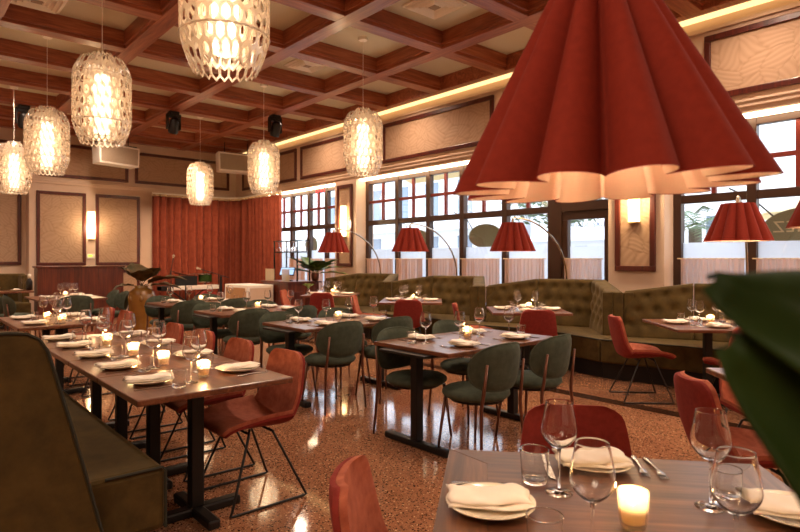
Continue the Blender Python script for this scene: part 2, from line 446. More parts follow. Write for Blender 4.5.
# windows on the plane X = 8.13 -------------------------------------------------
XG = 8.13
def bays(name, lab, ys_, door=None):
    t = thing(name, lab, 'window', kind='structure')
    f = MB(); mu = MB()
    y_lo, y_hi = min(ys_), max(ys_)
    f.box(XG-.05, XG+.05, y_lo, y_hi, 2.15, 2.26); f.box(XG-.05, XG+.05, y_lo, y_hi, 3.07, 3.17)
    for i, y in enumerate(ys_):
        f.box(XG-.06, XG+.06, y-.055, y+.055, .5, 3.17)
    f.box(XG-.06, XG+.1, y_lo, y_hi, .45, .56)
    for a, b_ in zip(ys_[:-1], ys_[1:]):
        m_ = (a+b_)/2
        mu.box(XG-.03, XG+.03, m_-.028, m_+.028, 2.26, 3.07); mu.box(XG-.028, XG+.028, min(a,b_), max(a,b_), 2.64, 2.70)
        MB().box(XG-.006, XG+.006, min(a,b_)+.05, max(a,b_)-.05, .56, 3.07).build('glass_pane', M['pane'], t)
        MB().box(XG+.012, XG+.016, min(a,b_)+.055, max(a,b_)-.055, .56, 1.62).build('frosted_film', M['frost'], t)
    f.build('window_frame', M['wframe'], t, bevel=.006); mu.build('muntin', M['muntin'], t, bevel=.004)
    return t
Y1 = [3.45, 2.54, 1.56, .58, -.4, -1.5]; Y2 = [10.30, 9.29, 8.34, 7.43, 6.42, 5.47]; Y3 = [14.5, 13.6, 12.75, 11.95, 11.2]
bays('window_1', 'right hand window bays with frosted lower glass', Y1)
bays('window_2', 'middle window bays behind the arc lamps', Y2)
bays('window_3', 'far window bays beside the red curtain', Y3)
d = thing('door_1', 'dark framed glass street door between the windows', 'door', kind='structure')
MB().box(XG-.08, XG+.08, 5.26, 5.47, 0, 3.17).box(XG-.08, XG+.08, 4.31, 4.45, 0, 3.17).box(XG-.08, XG+.08, 4.45, 5.26, 2.15, 2.30).box(XG-.05, XG+.05, 4.45, 5.26, 2.02, 2.15)\
    .box(XG-.05, XG+.05, 4.45, 5.26, 3.07, 3.17).box(XG-.05, XG+.05, 4.45, 5.26, 0, .3).box(XG-.05, XG+.05, 4.45, 4.53, .3, 2.02).box(XG-.05, XG+.05, 5.16, 5.26, .3, 2.02).build('door_frame', M['wframe'], d, bevel=.006)
MB().box(XG-.006, XG+.006, 4.53, 5.16, .3, 2.02).box(XG-.006, XG+.006, 4.45, 5.26, 2.30, 3.07).build('glass_pane', M['pane'], d)
MB().box(XG+.012, XG+.016, 4.54, 5.15, .3, 1.60).build('frosted_film', M['frost'], d)

# cafe curtains: one per bay
bayname = ['first','second','third','fourth','fifth']
def cafe(y0, y1, lab):
    t = thing('cafe_curtain', lab, 'curtain', (8.0, (y0+y1)/2, .62), 0, 'sheer cafe curtains on the windows')
    L = abs(y1-y0)-.13; np_ = int(L*30)
    ph = random.random()*6
    def fa(u, v):
        y = (u-.5)*L; s_ = math.sin(u*L*88+ph+1.2*math.sin(u*9)+.3*v) * (.026+.008*(1-v)) + .014*math.sin(u*L*31+ph)
        return (s_, y, v*.79)
    MB().grid(fa, np_*5, 3).build('sheer_panel', M['sheer'], t, smooth=True)
    MB().tube([(0,-L/2-.03,.785),(0,L/2+.03,.785)], .008, 8).build('rod', M['gold'], t)
for k in range(3): cafe(Y1[k], Y1[k+1], ['sheer cream cafe curtain behind the rightmost standing arc lamp','sheer cream cafe curtain behind the large dark leaf','sheer cream cafe curtain at the right edge of the picture'][k])
l2 = ['sheer cream cafe curtain at the left end of the middle windows','second sheer cream cafe curtain of the middle windows from the left','third sheer cream cafe curtain of the middle windows from the left','fourth sheer cream cafe curtain of the middle windows from the left','sheer cream cafe curtain nearest the street door']
for k in range(5): cafe(Y2[k], Y2[k+1], l2[k])
cafe(5.22, 4.47, 'sheer cream cafe curtain hung on the street door')
for k in range(1, 4): cafe(Y3[k], Y3[k+1], ['sheer cream cafe curtain beside the red stage curtain','sheer cream cafe curtain behind the hanging glass rack','sheer cream cafe curtain behind the big green plant'][k-1])

# ------------------------------------------------------------------ outside
M['street'] = plain('street', (170,168,164), .9, 0, (150,148,146), 2)
M['bld'] = plain('white_render', (236,238,242), .9, 0, (226,230,236), 1)
M['bldwin'] = plain('facade_window', (120,134,150), .2)
M['canvas'] = sheer('canvas', (236,222,190), .5, 0)
M['signo'] = plain('sign_olive', (128,120,84), .5)
M['trunk'] = plain('trunk', (128,122,112), .9, 0, (96,92,84), 12, (1,1,.3), .3)
M['tl'] = plain('tree_leaf', (70,92,60), .6)
M['ink'] = plain('blue_lettering', (70,84,110), .6)
MB().box(8.4, 40, -25, 40, -.2, -.1).build('ground', M['street'])['kind'] = 'structure'
bpy.data.objects['ground']['label'] = 'street outside the windows'; bpy.data.objects['ground']['category'] = 'ground'
b1 = thing('building', 'white building with a lettered front across the street', 'building', (24, 13.4, -.1))
MB().box(0, 6, -2.5, 4, 0, 9).build('wall', M['bld'], b1)
MB().box(-.6, 0, -2.6, 4.1, 2.35, 2.55).build('ledge', M['bld'], b1)
for y in (-1.9, -.4, 1.2, 2.8): MB().box(-.03, .02, y-.3, y+.3, 1.1, 2.1).box(-.03,.02,y-.3,y+.3,5.2,6.6).build('window', M['bldwin'], b1)
b2 = thing('building', 'pale building with balconies behind the far windows', 'building', (22, 26, -.1))
MB().box(0, 8, -8, 8, 0, 11).build('wall', M['bld'], b2)
for z in (3.0, 6.2): MB().box(-.9, 0, -7, 7, z, z+.25).build('balcony', M['bld'], b2)
for y in (-6, -3.6, -1.2, 1.2, 3.6, 6):
    MB().box(-.03, .02, y-.5, y+.5, .9, 2.7).box(-.03, .02, y-.5, y+.5, 3.7, 5.6).build('window', M['bldwin'], b2)
b3 = thing('building', 'cream building seen through the right hand windows', 'building', (20, -2, -.1))
MB().box(0, 8, -9, 11, 0, 9).build('wall', M['bld'], b3)
for y in (-6, -3, 0, 3, 6, 9): MB().box(-.03, .02, y-.6, y+.6, .9, 2.9).build('window', M['bldwin'], b3)
def text_mesh(name, s, size, mat, parent, loc, rot, ext=.002):
    c = bpy.data.curves.new(name, 'FONT'); c.body = s; c.size = size; c.extrude = ext; c.align_x = 'CENTER'; c.align_y = 'CENTER'; c.space_character = 1.12
    tmp = bpy.data.objects.new(name+'_tmp', c); COL.objects.link(tmp)
    dg = bpy.context.evaluated_depsgraph_get()
    me = bpy.data.meshes.new_from_object(tmp.evaluated_get(dg)); bpy.data.objects.remove(tmp)
    o = bpy.data.objects.new(name, me); COL.objects.link(o); me.materials.clear(); me.materials.append(mat)
    o.parent = parent; o.location = loc; o.rotation_euler = rot; return o
text_mesh('lettering', 'JUAUC SAUA', .30, M['ink'], b1, (-.02, .75, 3.05), (R(90), 0, -R(90)), .01)
def oval_sign(lab, y, z, ry, rz_, x=8.75, txt=None):
    t = thing('oval_sign', lab, 'sign', (x, y, z), 0, 'oval signs outside the windows')
    pts = [(ry*math.cos(2*PI*k/40), rz_*math.sin(2*PI*k/40)) for k in range(40)]
    MB().prism(pts, -.02, .02).xform(Matrix(((0,0,1,0),(1,0,0,0),(0,1,0,0),(0,0,0,1)))).build('sign_board', M['signo'], t, bevel=.005)
    MB().tube([(0, ry*.8, rz_*.6), (.02, ry*1.2, rz_*1.5), (-.2, ry*1.6, rz_*2.1)], .012, 6).tube([(0,0,-rz_),(0,0,-z-.1)], .03, 8).build('bracket', M['black'], t)
    if txt:
        # letters face the street, so from indoors they read backwards through the board
        text_mesh('lettering', txt, rz_*.8, M['gold'], t, (-.024, ry*.42, 0), (R(90), 0, R(90)), .002)
    return t
oval_sign('large olive oval sign with reversed letters at the right window', 2.02, 1.81, .58, .26, 8.7, 'NEZ')
oval_sign('olive oval sign in the window between the two middle arc lamps', 7.55, 1.86, .42, .24, 8.9)
oval_sign('small olive oval sign behind the red shade in the third booth', 9.5, 1.82, .36, .24, 8.9)
oval_sign('tan oval sign behind the hanging glass rack', 13.9, 1.78, .30, .26, 8.9)
um = thing('parasol', 'cream canvas parasol outside the right hand window', 'umbrella', (12.6, 2.2, -.1))
MB().lathe([(0,3.0),(.4,2.86),(1.7,2.3),(1.68,2.26),(.38,2.80),(0,2.92)], 8).build('canopy', M['canvas'], um)
MB().tube([(0,0,0),(0,0,2.95)], .03).build('pole', M['trunk'], um)
aw = thing('awning', 'cream canvas awning over the street windows', 'awning', (8.31, 4, 3.1))
MB().slab(lambda u,v: (v*1.5, -6+u*3.4, .55-v*.55), lambda u,v: (v*1.5, -6+u*3.4, .52-v*.55), 4, 2).slab(lambda u,v: (v*1.2, 3.0+u*3.4, .55-v*.4), lambda u,v: (v*1.2, 3.0+u*3.4, .52-v*.4), 4, 2).build('canvas', M['canvas'], aw)
def tree(lab, x, y, h, crown, nl, name='street_tree'):
    t = thing(name, lab, 'tree', (x,y,-.1))
    MB().tube([(0,0,0),(.05,.05,h*.5),(0,.1,h)], [.2,.16,.1], 10).tube([(0,.05,h*.6),(.3,.6,h*1.0)], [.09,.04], 8).tube([(0,.05,h*.55),(-.2,-.6,h*.95)], [.09,.04], 8).build('trunk', M['trunk'], t, smooth=True)
    mb_ = MB()
    for k in range(nl):
        a, b_, r = random.random()*2*PI, math.acos(random.uniform(-1,1)), crown*random.random()**.4
        p = Vector((r*math.sin(b_)*math.cos(a), r*math.sin(b_)*math.sin(a), h+.2+.6*r*math.cos(b_)))
        q = Vector((random.uniform(-1,1), random.uniform(-1,1), random.uniform(-1,1))).normalized(); w = q.orthogonal().normalized()
        L = .14
        mb_.add([p-q*L, p+w*L*.4, p+q*L, p-w*L*.4], [(0,1,2,3)])
    mb_.build('foliage', M['tl'], t)
tree('grey trunked street tree behind the second arc lamp', 14.5, 9.6, 3.2, 1.7, 900)
pm = thing('palm', 'green palm outside the right hand window', 'palm', (9.7, 3.86, -.1))
MB().tube([(0,0,0),(0,0,2.0)], [.12,.1], 10).build('trunk', M['trunk'], pm)
M['palm'] = plain('palm_frond', (58,96,40), .5, 0, (80,120,56), 6)
mb = MB()
for k in range(13):
    a = k*2.4; el = R(65-4.5*k)
    for s_ in range(14):
        u = .15+s_/14*1.1; dx = math.cos(el)*u; z = 2.0+math.sin(el)*u-.55*u*u
        p = Vector((dx*math.cos(a), dx*math.sin(a), z)); sd = Vector((-math.sin(a), math.cos(a), 0)); fw = Vector((math.cos(a), math.sin(a), -.5))
        for g in (-1,1):
            q = p + sd*g*.28*(1.1-u*.7) + fw*.16; mb.add([p-fw*.015, p+fw*.015, q], [(0,1,2)])
mb.build('fronds', M['palm'], pm)

# ------------------------------------------------------------------ tables
def table_box(name, lab, cx, cy, sx, sy, rz, posts, group, mat='table', top=.75, inlay=False):
    t = thing(name, lab, 'table', (cx, cy, 0), rz, group)
    MB().box(-sx/2, sx/2, -sy/2, sy/2, top-.032, top).build('tabletop', M[mat], t, bevel=.006)
    for (px, bars) in posts:
        MB().rbox(px, 0, .07, .07, .05, top-.03).build('pedestal', M['black'], t, bevel=.006)
        for (bx, by) in bars:
            MB().box(px-bx/2, px+bx/2, -by/2, by/2, 0, .05).build('foot_bar', M['black'], t, bevel=.012)
        MB().box(px-.16, px+.16, -.25, .25, top-.05, top-.032).build('top_bracket', M['black'], t)
    return t
XC = 3.53
G4 = {'C': (3.17, 'the nearest green-chair table'), 'M': (5.0, 'the second green-chair table'), 'B': (6.79, 'the third green-chair table'), 'A': (8.6, 'the farthest green-chair table')}
tl = {'C': 'dark wood table with green chairs nearest the camera', 'M': 'second dark wood table in the green chair row', 'B': 'third dark wood table in the green chair row', 'A': 'farthest dark wood table in the green chair row near the stage'}
for k, (cy, d_) in G4.items():
    table_box('dining_table', tl[k], XC, cy, 1.32, .82, 0, [(-.575, [(.07,.68)]), (.575, [(.07,.68)])], 'tables in the green chair row')
T1N = ['nearest', 'second', 'third', 'farthest']
for k in range(4):
    table_box('dining_table', '%s joined table of the long candlelit row by the near bench' % T1N[k], 1.26, 3.13+.682*k, .82, .678, 0, [(0, [(.5,.07),(.07,.5)])], 'joined tables by the near bench')
for k in range(2):
    table_box('dining_table', ['table in the left middle beyond the long candlelit row', 'table pushed behind the left middle candlelit table'][k], 1.31, 6.8+.682*k, .82, .678, 0, [(0, [(.5,.07),(.07,.5)])], 'joined tables in the left middle')
table_box('dining_table', 'dark table before the wood partition at the far left', 2.25, 11.2, 1.0, 1.3, 0, [(0, [(.6,.07),(.07,.7)])], None)
table_box('dining_table', 'small dark table at the far left corner bench', 1.75, 14.05, .9, .7, 0, [(0, [(.5,.07),(.07,.5)])], None)
WY = [2.32, 4.51, 6.70, 8.89]; WX = 6.13
WN = ['the rightmost window booth', 'the second window booth from right', 'the third window booth from right', 'the farthest window booth']
for k in range(4):
    table_box('booth_table', 'square table turned cornerwise in %s' % WN[k], WX, WY[k], .95, .95, R(45), [(0, [(.6,.07),(.07,.6)])], 'square tables in the window booths')
table_box('booth_table', 'square table mostly hidden behind the large dark leaf', 3.67, .73, .95, .95, R(45), [(0, [(.6,.07),(.07,.6)])], None)
# foreground table, turned about 50 degrees
FA = math.atan2(-.766, .643)                      # direction of its far edge
fu = Vector((math.cos(FA), math.sin(FA), 0)); fv = Vector((-fu.y, fu.x, 0))    # fv points away from camera
fc = Vector((1.755, 1.005, 0)) - fv*.49
ft = thing('foreground_table', 'walnut table with mitred border in the foreground', 'table', fc, FA)
MB().box(-.36,.36,-.36,.36,.718,.751).build('tabletop', M['front'], ft)
for nm, ax, poly in (('a',0,[(-.49,.49),(.49,.49),(.36,.36),(-.36,.36)]),('b',0,[(-.49,-.49),(-.36,-.36),(.36,-.36),(.49,-.49)]),('c',1,[(-.49,-.49),(-.49,.49),(-.36,.36),(-.36,-.36)]),('d',1,[(.49,-.49),(.36,-.36),(.36,.36),(.49,.49)])):
    MB().prism(poly, .718, .75).build('border', M['front' if ax == 0 else 'front_edge'], ft, bevel=.003)
MB().rbox(0,0,.08,.08,.05,.72).build('pedestal', M['black'], ft, bevel=.006)
MB().box(-.35,.35,-.04,.04,0,.05).build('foot_bar', M['black'], ft, bevel=.01); MB().box(-.04,.04,-.35,.35,0,.05).build('foot_bar', M['black'], ft, bevel=.01)

# ------------------------------------------------------------------ chairs
def green_chair():
    t = thing('dining_chair', 'x', 'chair')
    # round cushion seat
    prof = [(0,.415),(.17,.415),(.215,.425),(.235,.445),(.232,.468),(.205,.485),(.12,.494),(0,.496)]
    mb_ = MB().lathe(prof, 32); mb_.v = [(x*1.03, y*.98 + (.02 if y > 0 else 0), z) for x,y,z in mb_.v]
    mb_.build('seat', M['green'], t, smooth=True)
    MB().lathe([(.0,.40),(.19,.40),(.19,.415),(0,.415)], 24).build('seat_frame', M['black'], t)
    # rounded wrap-around back
    def sheet(sgn):
        def f(u, v):
            th = 2*PI*u; r = v
            c, s_ = math.cos(th), math.sin(th)
            e = .78
            x = .265*r*math.copysign(abs(c)**e, c); z = .165*r*math.copysign(abs(s_)**e, s_)
            th_ = .026*math.sqrt(max(0, 1-r**4))
            y = -.262 + 1.55*x*x - .14*z + sgn*th_
            return (x, y, .665+z)
        return f
    mb_ = MB()
    mb_.grid(sheet(1), 32, 7, True); mb_.grid(sheet(-1), 32, 7, True)
    mb_.build('backrest', M['green'], t, smooth=True)
    def pipe(off):
        return [Vector(sheet(0)(k/40, .985)) for k in range(40)]
    MB().tube(pipe(0), .007, 6, True).build('piping', M['green'], bpy.data.objects[t.children[-1].name])
    for s_ in (-1, 1):
        MB().tube([(s_*.165,.155,.41),(s_*.20,.20,0)], [.013,.009], 8).build('leg', M['bronze'], t, smooth=True)
        MB().tube([(s_*.23,-.245,0),(s_*.205,-.222,.40),(s_*.198,-.236,.50),(s_*.192,-.262,.70)], [.009,.013,.013,.009], 8).build('leg', M['bronze'], t, smooth=True)
    return t
GC = Proto(green_chair)
for k, (cy, d_) in G4.items():
    for side, s_ in (('near', -1), ('far', 1)):
        for lr, x in (('left', 3.15 if s_ < 0 else 3.14), ('right', 3.80 if s_ < 0 else 3.86)):
            j = random.uniform(-2.5, 2.5)
            GC.place((x, cy+(-.42 if s_ < 0 else (.22 if lr == 'left' and k == 'C' else .32))+random.uniform(-.01,.01), 0), R(0 if s_ < 0 else 180)+R(j), 'green round-backed chair on the %s %s of %s' % (side, lr, d_), 'green chairs in the middle row')
for (x, y, f, lab) in [(2.2,10.42,90,'green chair with its back to us before the partition table'),(1.62,10.95,0,'green chair on the near left of the partition table'),(1.55,11.5,0,'green chair behind another on the left of the partition table'),
        (2.88,10.9,180,'green chair seen sideways at the right of the partition table'),(2.88,11.5,180,'green chair on the far right of the partition table')]:
    GC.place((x,y,0), R(f-90), lab, 'green chairs around the partition table')

def sled_chair():
    t = thing('sled_chair', 'x', 'chair')
    def prof(v):     # along the shell: front of seat -> bend -> top of back
        P_ = [(.235,.425),(.20,.448),(.05,.440),(-.13,.428),(-.195,.440),(-.222,.49),(-.255,.62),(-.283,.75),(-.298,.825)]
        s_ = v*(len(P_)-1); i = min(int(s_), len(P_)-2); q = s_-i
        def cr(a,b,c,d): return .5*((2*b)+(-a+c)*q+(2*a-5*b+4*c-d)*q*q+(-a+3*b-3*c+d)*q**3)
        g = lambda i_: P_[max(0,min(len(P_)-1,i_))]
        return tuple(cr(g(i-1)[k],g(i)[k],g(i+1)[k],g(i+2)[k]) for k in (0,1))
    def hw(v):
        if v < .5: return .205+.04*math.sin(min(1, v/.45)*PI/2)
        q = (v-.5)/.5; return .245-.07*q-.012*q**6
    def surf(off):
        def f(u, v):
            y, z = prof(v); y2, z2 = prof(min(1, v+.02)); y1, z1 = prof(max(0, v-.02))
            ty, tz = y2-y1, z2-z1; L = math.hypot(ty, tz); ny, nz = tz/L, -ty/L      # normal towards the sitter
            if ny < 0 and v > .5: ny, nz = -ny, -nz
            if nz < 0 and v <= .5: ny, nz = -ny, -nz
            tt = 2*u-1; w = hw(v)
            # rounded corners at top and front
            e = max(0, (v-.9)/.1); e2 = max(0, (.08-v)/.08)
            w *= 1-.30*e**2.2-.12*e2**2
            k = math.sin(min(1, max(0, (v-.12)/.6))*PI)
            lift = (.012+.016*min(1, v/.3)+.05*k)*abs(tt)**3
            return (tt*w, y+ny*(lift+off), z+nz*(lift+off))
        return f
    MB().slab(surf(.0), surf(-.016), 14, 30).build('seat_shell', M['redback'], t, smooth=True, bevel=.004)
    MB().slab(surf(.022), surf(.001), 14, 30).build('seat_pad', M['velvet'], t, smooth=True, bevel=.006)
    for s_ in (-1, 1):
        x = s_*.235
        MB().tube([(s_*.13,.06,.425),(s_*.15,.075,.40),(x,.215,.03),(x,.225,.012),(x,.21,.008),(x,-.235,.008),(x,-.25,.012),(x,-.24,.03),(s_*.15,-.075,.40),(s_*.13,-.06,.412)], .0075, 8).build('sled_leg', M['black'], t, smooth=True)
    MB().tube([(-.14,.07,.405),(.14,.07,.405)], .007, 6).tube([(-.14,-.07,.402),(.14,-.07,.402)], .007, 6).build('crossbar', M['black'], t)
    return t
SC = Proto(sled_chair)
def sled(x, y, face, lab, grp): SC.place((x,y,0), R(face-90), lab, grp)
for k in range(4):
    sled(1.60+.01*k, 3.18+.665*k, 180+random.uniform(-3,3), 'rust velvet chair, %s along the right side of the long candlelit row' % T1N[k], 'rust chairs at the long candlelit row')
sled(1.68, 6.75, 180, 'rust velvet chair nearer of two behind the long candlelit row', 'rust chairs at the left middle tables')
sled(1.68, 7.42, 180, 'rust velvet chair farther of two behind the long candlelit row', 'rust chairs at the left middle tables')
for k in range(4):
    sled(WX-.455, WY[k]+.455, -45, 'rust velvet chair seen sideways at the left of %s' % WN[k], 'chairs pulled up to the window booths')
    sled(WX-.455, WY[k]-.445, 45, 'red backed chair with its back to us at %s' % WN[k], 'chairs pulled up to the window booths')
sled(3.13, 1.00, -43, 'rust chair turned away behind the foreground wine glasses at right', None)
sled(4.02, 1.14, 225, 'rust chair partly hidden by the large leaf beyond its table', None)
p = fc + fv*.62; sled(p.x-.06, p.y-.01, math.degrees(math.atan2(-fv.y, -fv.x)), 'red backed chair at the far side of the foreground walnut table', None)
for ch in [o_ for o_ in bpy.data.objects if o_.get('label') == 'red backed chair at the far side of the foreground walnut table'][0].children:
    if ch.name.startswith('seat_pad'): ch.material_slots[0].link = 'OBJECT'; ch.material_slots[0].material = M['redback']
p = fc - fu*.56 + fv*.06; sled(1.115, 1.07, -46, 'pinkish velvet chair cut off at the bottom left of the foreground table', None)
sled(1.38, 14.05, 0, 'red chair at the far left corner table', None)

# ------------------------------------------------------------------ banquettes
def tuft(p0, p1, zb, zt0, zt1, lean, thick, nx, nz, nrm):
    """tufted back panel from p0 to p1; nrm points towards the sitter"""
    p0 = Vector((p0[0],p0[1],0)); p1 = Vector((p1[0],p1[1],0)); n_ = Vector((nrm[0],nrm[1],0)).normalized(); L = (p1-p0).length
    btn = []
    for j in range(nz):
        off = .5 if j % 2 else 0
        for i in range(nx+1):
            btn.append(((i+off+.25)/(nx+.75), .28+.56*j/max(1,nz-1) if nz > 1 else .6))
    def dep(u, v):
        e = 0
        for bu, bv in btn:
            dx = (u-bu)*L; dz = (v-bv)*.6; r2 = dx*dx+dz*dz
            e += math.exp(-r2/.0007)*.030 + math.exp(-r2/.0045)*.030
        edge = min(u, 1-u)*L; ed2 = min(1-v, .6)*.6
        e += .02*math.exp(-edge/.02) + .025*math.exp(-ed2/.018)
        return e
    def fr(u, v):
        p = p0.lerp(p1, u); zt = zt0+(zt1-zt0)*u; z = zb+(zt-zb)*v
        q = p - n_*(lean*v) - n_*dep(u, v) + n_*.02
        return (q.x, q.y, z)
    def bk(u, v):
        p = p0.lerp(p1, u); zt = zt0+(zt1-zt0)*u; z = zb+(zt-zb)*v
        q = p - n_*(lean*v + thick)
        return (q.x, q.y, z)
    return MB().slab(fr, bk, max(8, int(L/.03)), 24)
BN = ['olive tufted booth bench at the rightmost window table', 'olive tufted booth bench second from right along the windows', 'olive tufted booth bench third from right along the windows', 'olive tufted booth bench farthest along the windows']
for k in range(4):
    y0 = 3.42+2.19*k
    t = thing('banquette', BN[k], 'booth bench', (6.6, y0-1, 0), 0, 'window booth benches')
    o = lambda q: q.xform(Matrix.Translation((-6.6, -(y0-1), 0)))
    A, B, C_, D_ = (6.73,y0), (7.0,y0-.62), (7.27,y0-1.33), (6.63,y0-1.89)
    A2 = (6.73-.03, y0+.08)
    seat = [(6.23,y0+.125),(6.42,y0-.76),(6.40,y0-1.41),(6.23,y0-2.055),(6.80,y0-2.08),(7.35,y0-1.5),(7.4,y0-1.3),(7.14,y0-.55),(6.85,y0+.1)]
    o(MB().prism(seat, .19, .46)).build('seat', M['olive'], t, bevel=.025, seg=3)
    ins = [(x+.06 if x < 6.5 else x, y) for x, y in seat]
    o(MB().prism(ins, 0, .188)).build('plinth', M['black'], t)
    o(tuft((6.70,y0+.075), B, .45, 1.0, 1.11, .13, .12, 3, 3, (-.9,-.4))).build('backrest', M['olive'], t, smooth=True)
    o(tuft(B, (7.315,y0-1.44), .45, 1.11, 1.11, .13, .12, 4, 3, (-.93,-.35))).build('backrest', M['olive'], t, smooth=True)
    o(tuft((7.36,y0-1.25), D_, .45, 1.11, .99, .05, .17, 3, 4, (-.66,.75))).build('wing', M['olive'], t, smooth=True)
    cap = MB(); ax = Vector((-.75,-.66,0)); nx_ = Vector((.66,-.75,0)); D3 = Vector((D_[0],D_[1],0))
    for q in (0, 1, 2):
        a = D3 - ax*.02 + nx_*(-.02+.125*q); b_ = a + nx_*.12
        c0, c1 = a+ax*.045, b_+ax*.045
        cap.prism([(a.x,a.y),(b_.x,b_.y),(c1.x,c1.y),(c0.x,c0.y)], .46, .99)
    o(cap).build('wing_end', M['olive'], t, bevel=.012)
    pts = [(x,y,.458) for x,y in seat[:4]]
    mbp = MB().tube(pts, .008, 6); o(mbp).build('piping', M['piping'], t)
# near left bench
t = thing('banquette', 'dark olive bench with a high side wing at the lower left', 'booth bench', (.6, 4.1, 0))
o = lambda q: q.xform(Matrix.Translation((-.6, -4.1, 0)))
o(MB().box(.40, .945, 2.69, 5.62, .17, .46)).build('seat', M['olive'], t, bevel=.03, seg=3)
o(MB().box(.45, .88, 2.72, 5.60, 0, .168)).build('plinth', M['black'], t)
o(MB().prism_xz([(.22,.2),(.14,.92),(.34,.92),(.45,.46),(.45,.2)], 2.72, 5.62)).build('backrest', M['olive'], t, bevel=.03, seg=3)
wing = [(-.05,.02),(-.05,1.125),(.33,1.125),(.385,1.118),(.425,1.095),(.452,1.05),(.48,.95),(.53,.76),(.59,.52),(.65,.27),(.69,.02)]
o(MB().prism_xz(wing, 2.55, 2.67)).build('wing', M['olive'], t, bevel=.012)
o(MB().tube([(x,2.552,z) for x,z in wing[1:]], .007, 6)).build('piping', M['piping'], t)
o(MB().tube([(.69,2.69,.455),(.93,2.69,.455),(.943,2.69,.44),(.943,2.69,.18)], .007, 6)).build('piping', M['piping'], t)
# far left corner bench
t = thing('banquette', 'dark green bench against the wall at the far left', 'booth bench', (1.3, 15.0, 0))
MB().box(-1.6, 1.0, -.3, .5, 0, .46).build('seat', M['olive'], t, bevel=.03)
MB().box(-1.6, 1.0, .45, .7, .1, 1.07).build('backrest', M['olive'], t, bevel=.03)
MB().box(.86, 1.0, -.1, .5, .1, 1.05).build('wing', M['olive'], t, bevel=.03)

# ------------------------------------------------------------------ tableware
def spl(P_, k=5):
    out = []
    for i in range(len(P_)-1):
        a, b_, c, d = P_[max(0,i-1)], P_[i], P_[i+1], P_[min(len(P_)-1,i+2)]
        for q in range(k):
            t_ = q/k
            out.append(tuple(.5*(2*b_[m]+(-a[m]+c[m])*t_+(2*a[m]-5*b_[m]+4*c[m]-d[m])*t_*t_+(-a[m]+3*b_[m]-3*c[m]+d[m])*t_**3) for m in (0,1)))
    e, f_ = P_[-2], P_[-1]; out.append((f_[0]*.98+out[-1][0]*.02, f_[1]*.96+out[-1][1]*.04)); out.append(f_); return out
def wine_parts():
    s_ = MB().lathe([(0,.004),(.0042,.004),(.0036,.05),(.0036,.10),(.0055,.118),(0,.119)], 12)
    f = MB().lathe([(0,0),(.036,0),(.037,.002),(.030,.004),(.012,.007),(.004,.012),(0,.012)], 28)
    out = spl([(.006,.117),(.020,.123),(.036,.138),(.0455,.157),(.0448,.18),(.0388,.214),(.0345,.240)])
    inn = [(max(r-.0010,.002), z+(.0035*(1-(z-.117)/.123)**3)) for r, z in out][::-1]
    inn[0] = (.0336,.240)
    b_ = MB().lathe([(0,.1165)]+out+inn+[(0,inn[-1][1])], 32)
    return s_, f, b_
def wine_full():
    t = thing('wine_glass', 'x', 'wine glass'); s_, f, b_ = wine_parts()
    b_.build('bowl', M['glass'], t, smooth=True); s_.build('stem', M['glass'], t, smooth=True); f.build('foot', M['glass'], t, smooth=True); return t
def wine_simple():
    s_, f, b_ = wine_parts(); m_ = MB()
    for q in (s_, f, b_): m_.add(q.v, q.f)
    return tag(m_.build('wine_glass', M['glass'], smooth=True), 'x', 'wine glass')
def tumbler():
    return tag(MB().lathe([(0,0),(.028,0),(.031,0),(.0325,.001),(.0332,.005),(.0335,.010),(.0360,.048),(.0383,.085),(.0385,.088),(.0372,.088),(.0370,.085),(.0347,.048),(.0322,.014),(.0312,.0105),(.028,.009),(0,.009)], 28).build('tumbler', M['glass'], smooth=True), 'x', 'glass')
def plate():
    return tag(MB().lathe([(0,0),(.07,0),(.074,.004),(.112,.017),(.117,.021),(.1155,.0225),(.108,.0195),(.072,.008),(0,.008)], 36).build('plate', M['plate'], smooth=True), 'x', 'plate')
def napkin():
    t = thing('napkin', 'x', 'napkin'); rnd = random.Random(3)
    def lay(z0, h, sx, sy, dx, rot, ph):
        def top(u, v):
            x, y = (u-.5)*sx, (v-.5)*sy
            e = (1-(2*abs(u-.5))**14)*(1-(2*abs(v-.5))**8)
            z = z0 + h*(.55+.45*e) + .004*math.sin(7*u+ph)*e + .002*math.sin(15*u+7*v+ph)
            y += .006*math.sin(7*u+ph); x += .004*math.sin(9*v+ph)+dx
            c, s2 = math.cos(rot), math.sin(rot); return (c*x-s2*y, s2*x+c*y, z)
        def bot(u, v):
            q = top(u, v); return (q[0], q[1], z0 + (q[2]-z0)*.08)
        return MB().slab(top, bot, 20, 8)
    lay(.0,.007,.225,.122,0,0,.3).build('lower_fold', M['napkin'], t, smooth=True)
    lay(.0072,.011,.218,.104,-.003,.05,1.9).build('upper_fold', M['napkin'], t, smooth=True)
    return t
def fork():
    mb_ = MB()
    def strip(pts):
        def fa(u, v):
            s2 = u*(len(pts)-1); i = min(int(s2), len(pts)-2); q = s2-i
            a, b_ = pts[i], pts[i+1]; y = a[0]+(b_[0]-a[0])*q; w = a[1]+(b_[1]-a[1])*q; z = a[2]+(b_[2]-a[2])*q
            return ((v-.5)*2*w, y, z)
        return fa
    pts = [(-.10,.006,.003),(-.09,.009,.003),(-.03,.004,.006),(.03,.003,.008),(.045,.010,.006),(.06,.0125,.005)]
    f = strip(pts); mb_.slab(lambda u,v: f(u,v), lambda u,v: tuple(a-b_ for a,b_ in zip(f(u,v),(0,0,.0025))), 20, 2)
    for k in range(4):
        x = -.0105+.007*k
        mb_.tube([(x,.058,.004),(x,.085,.003),(x*.96,.10,.006)], [.0018,.0016,.0009], 5)
    return tag(mb_.build('fork', M['steel'], smooth=True), 'x', 'fork')
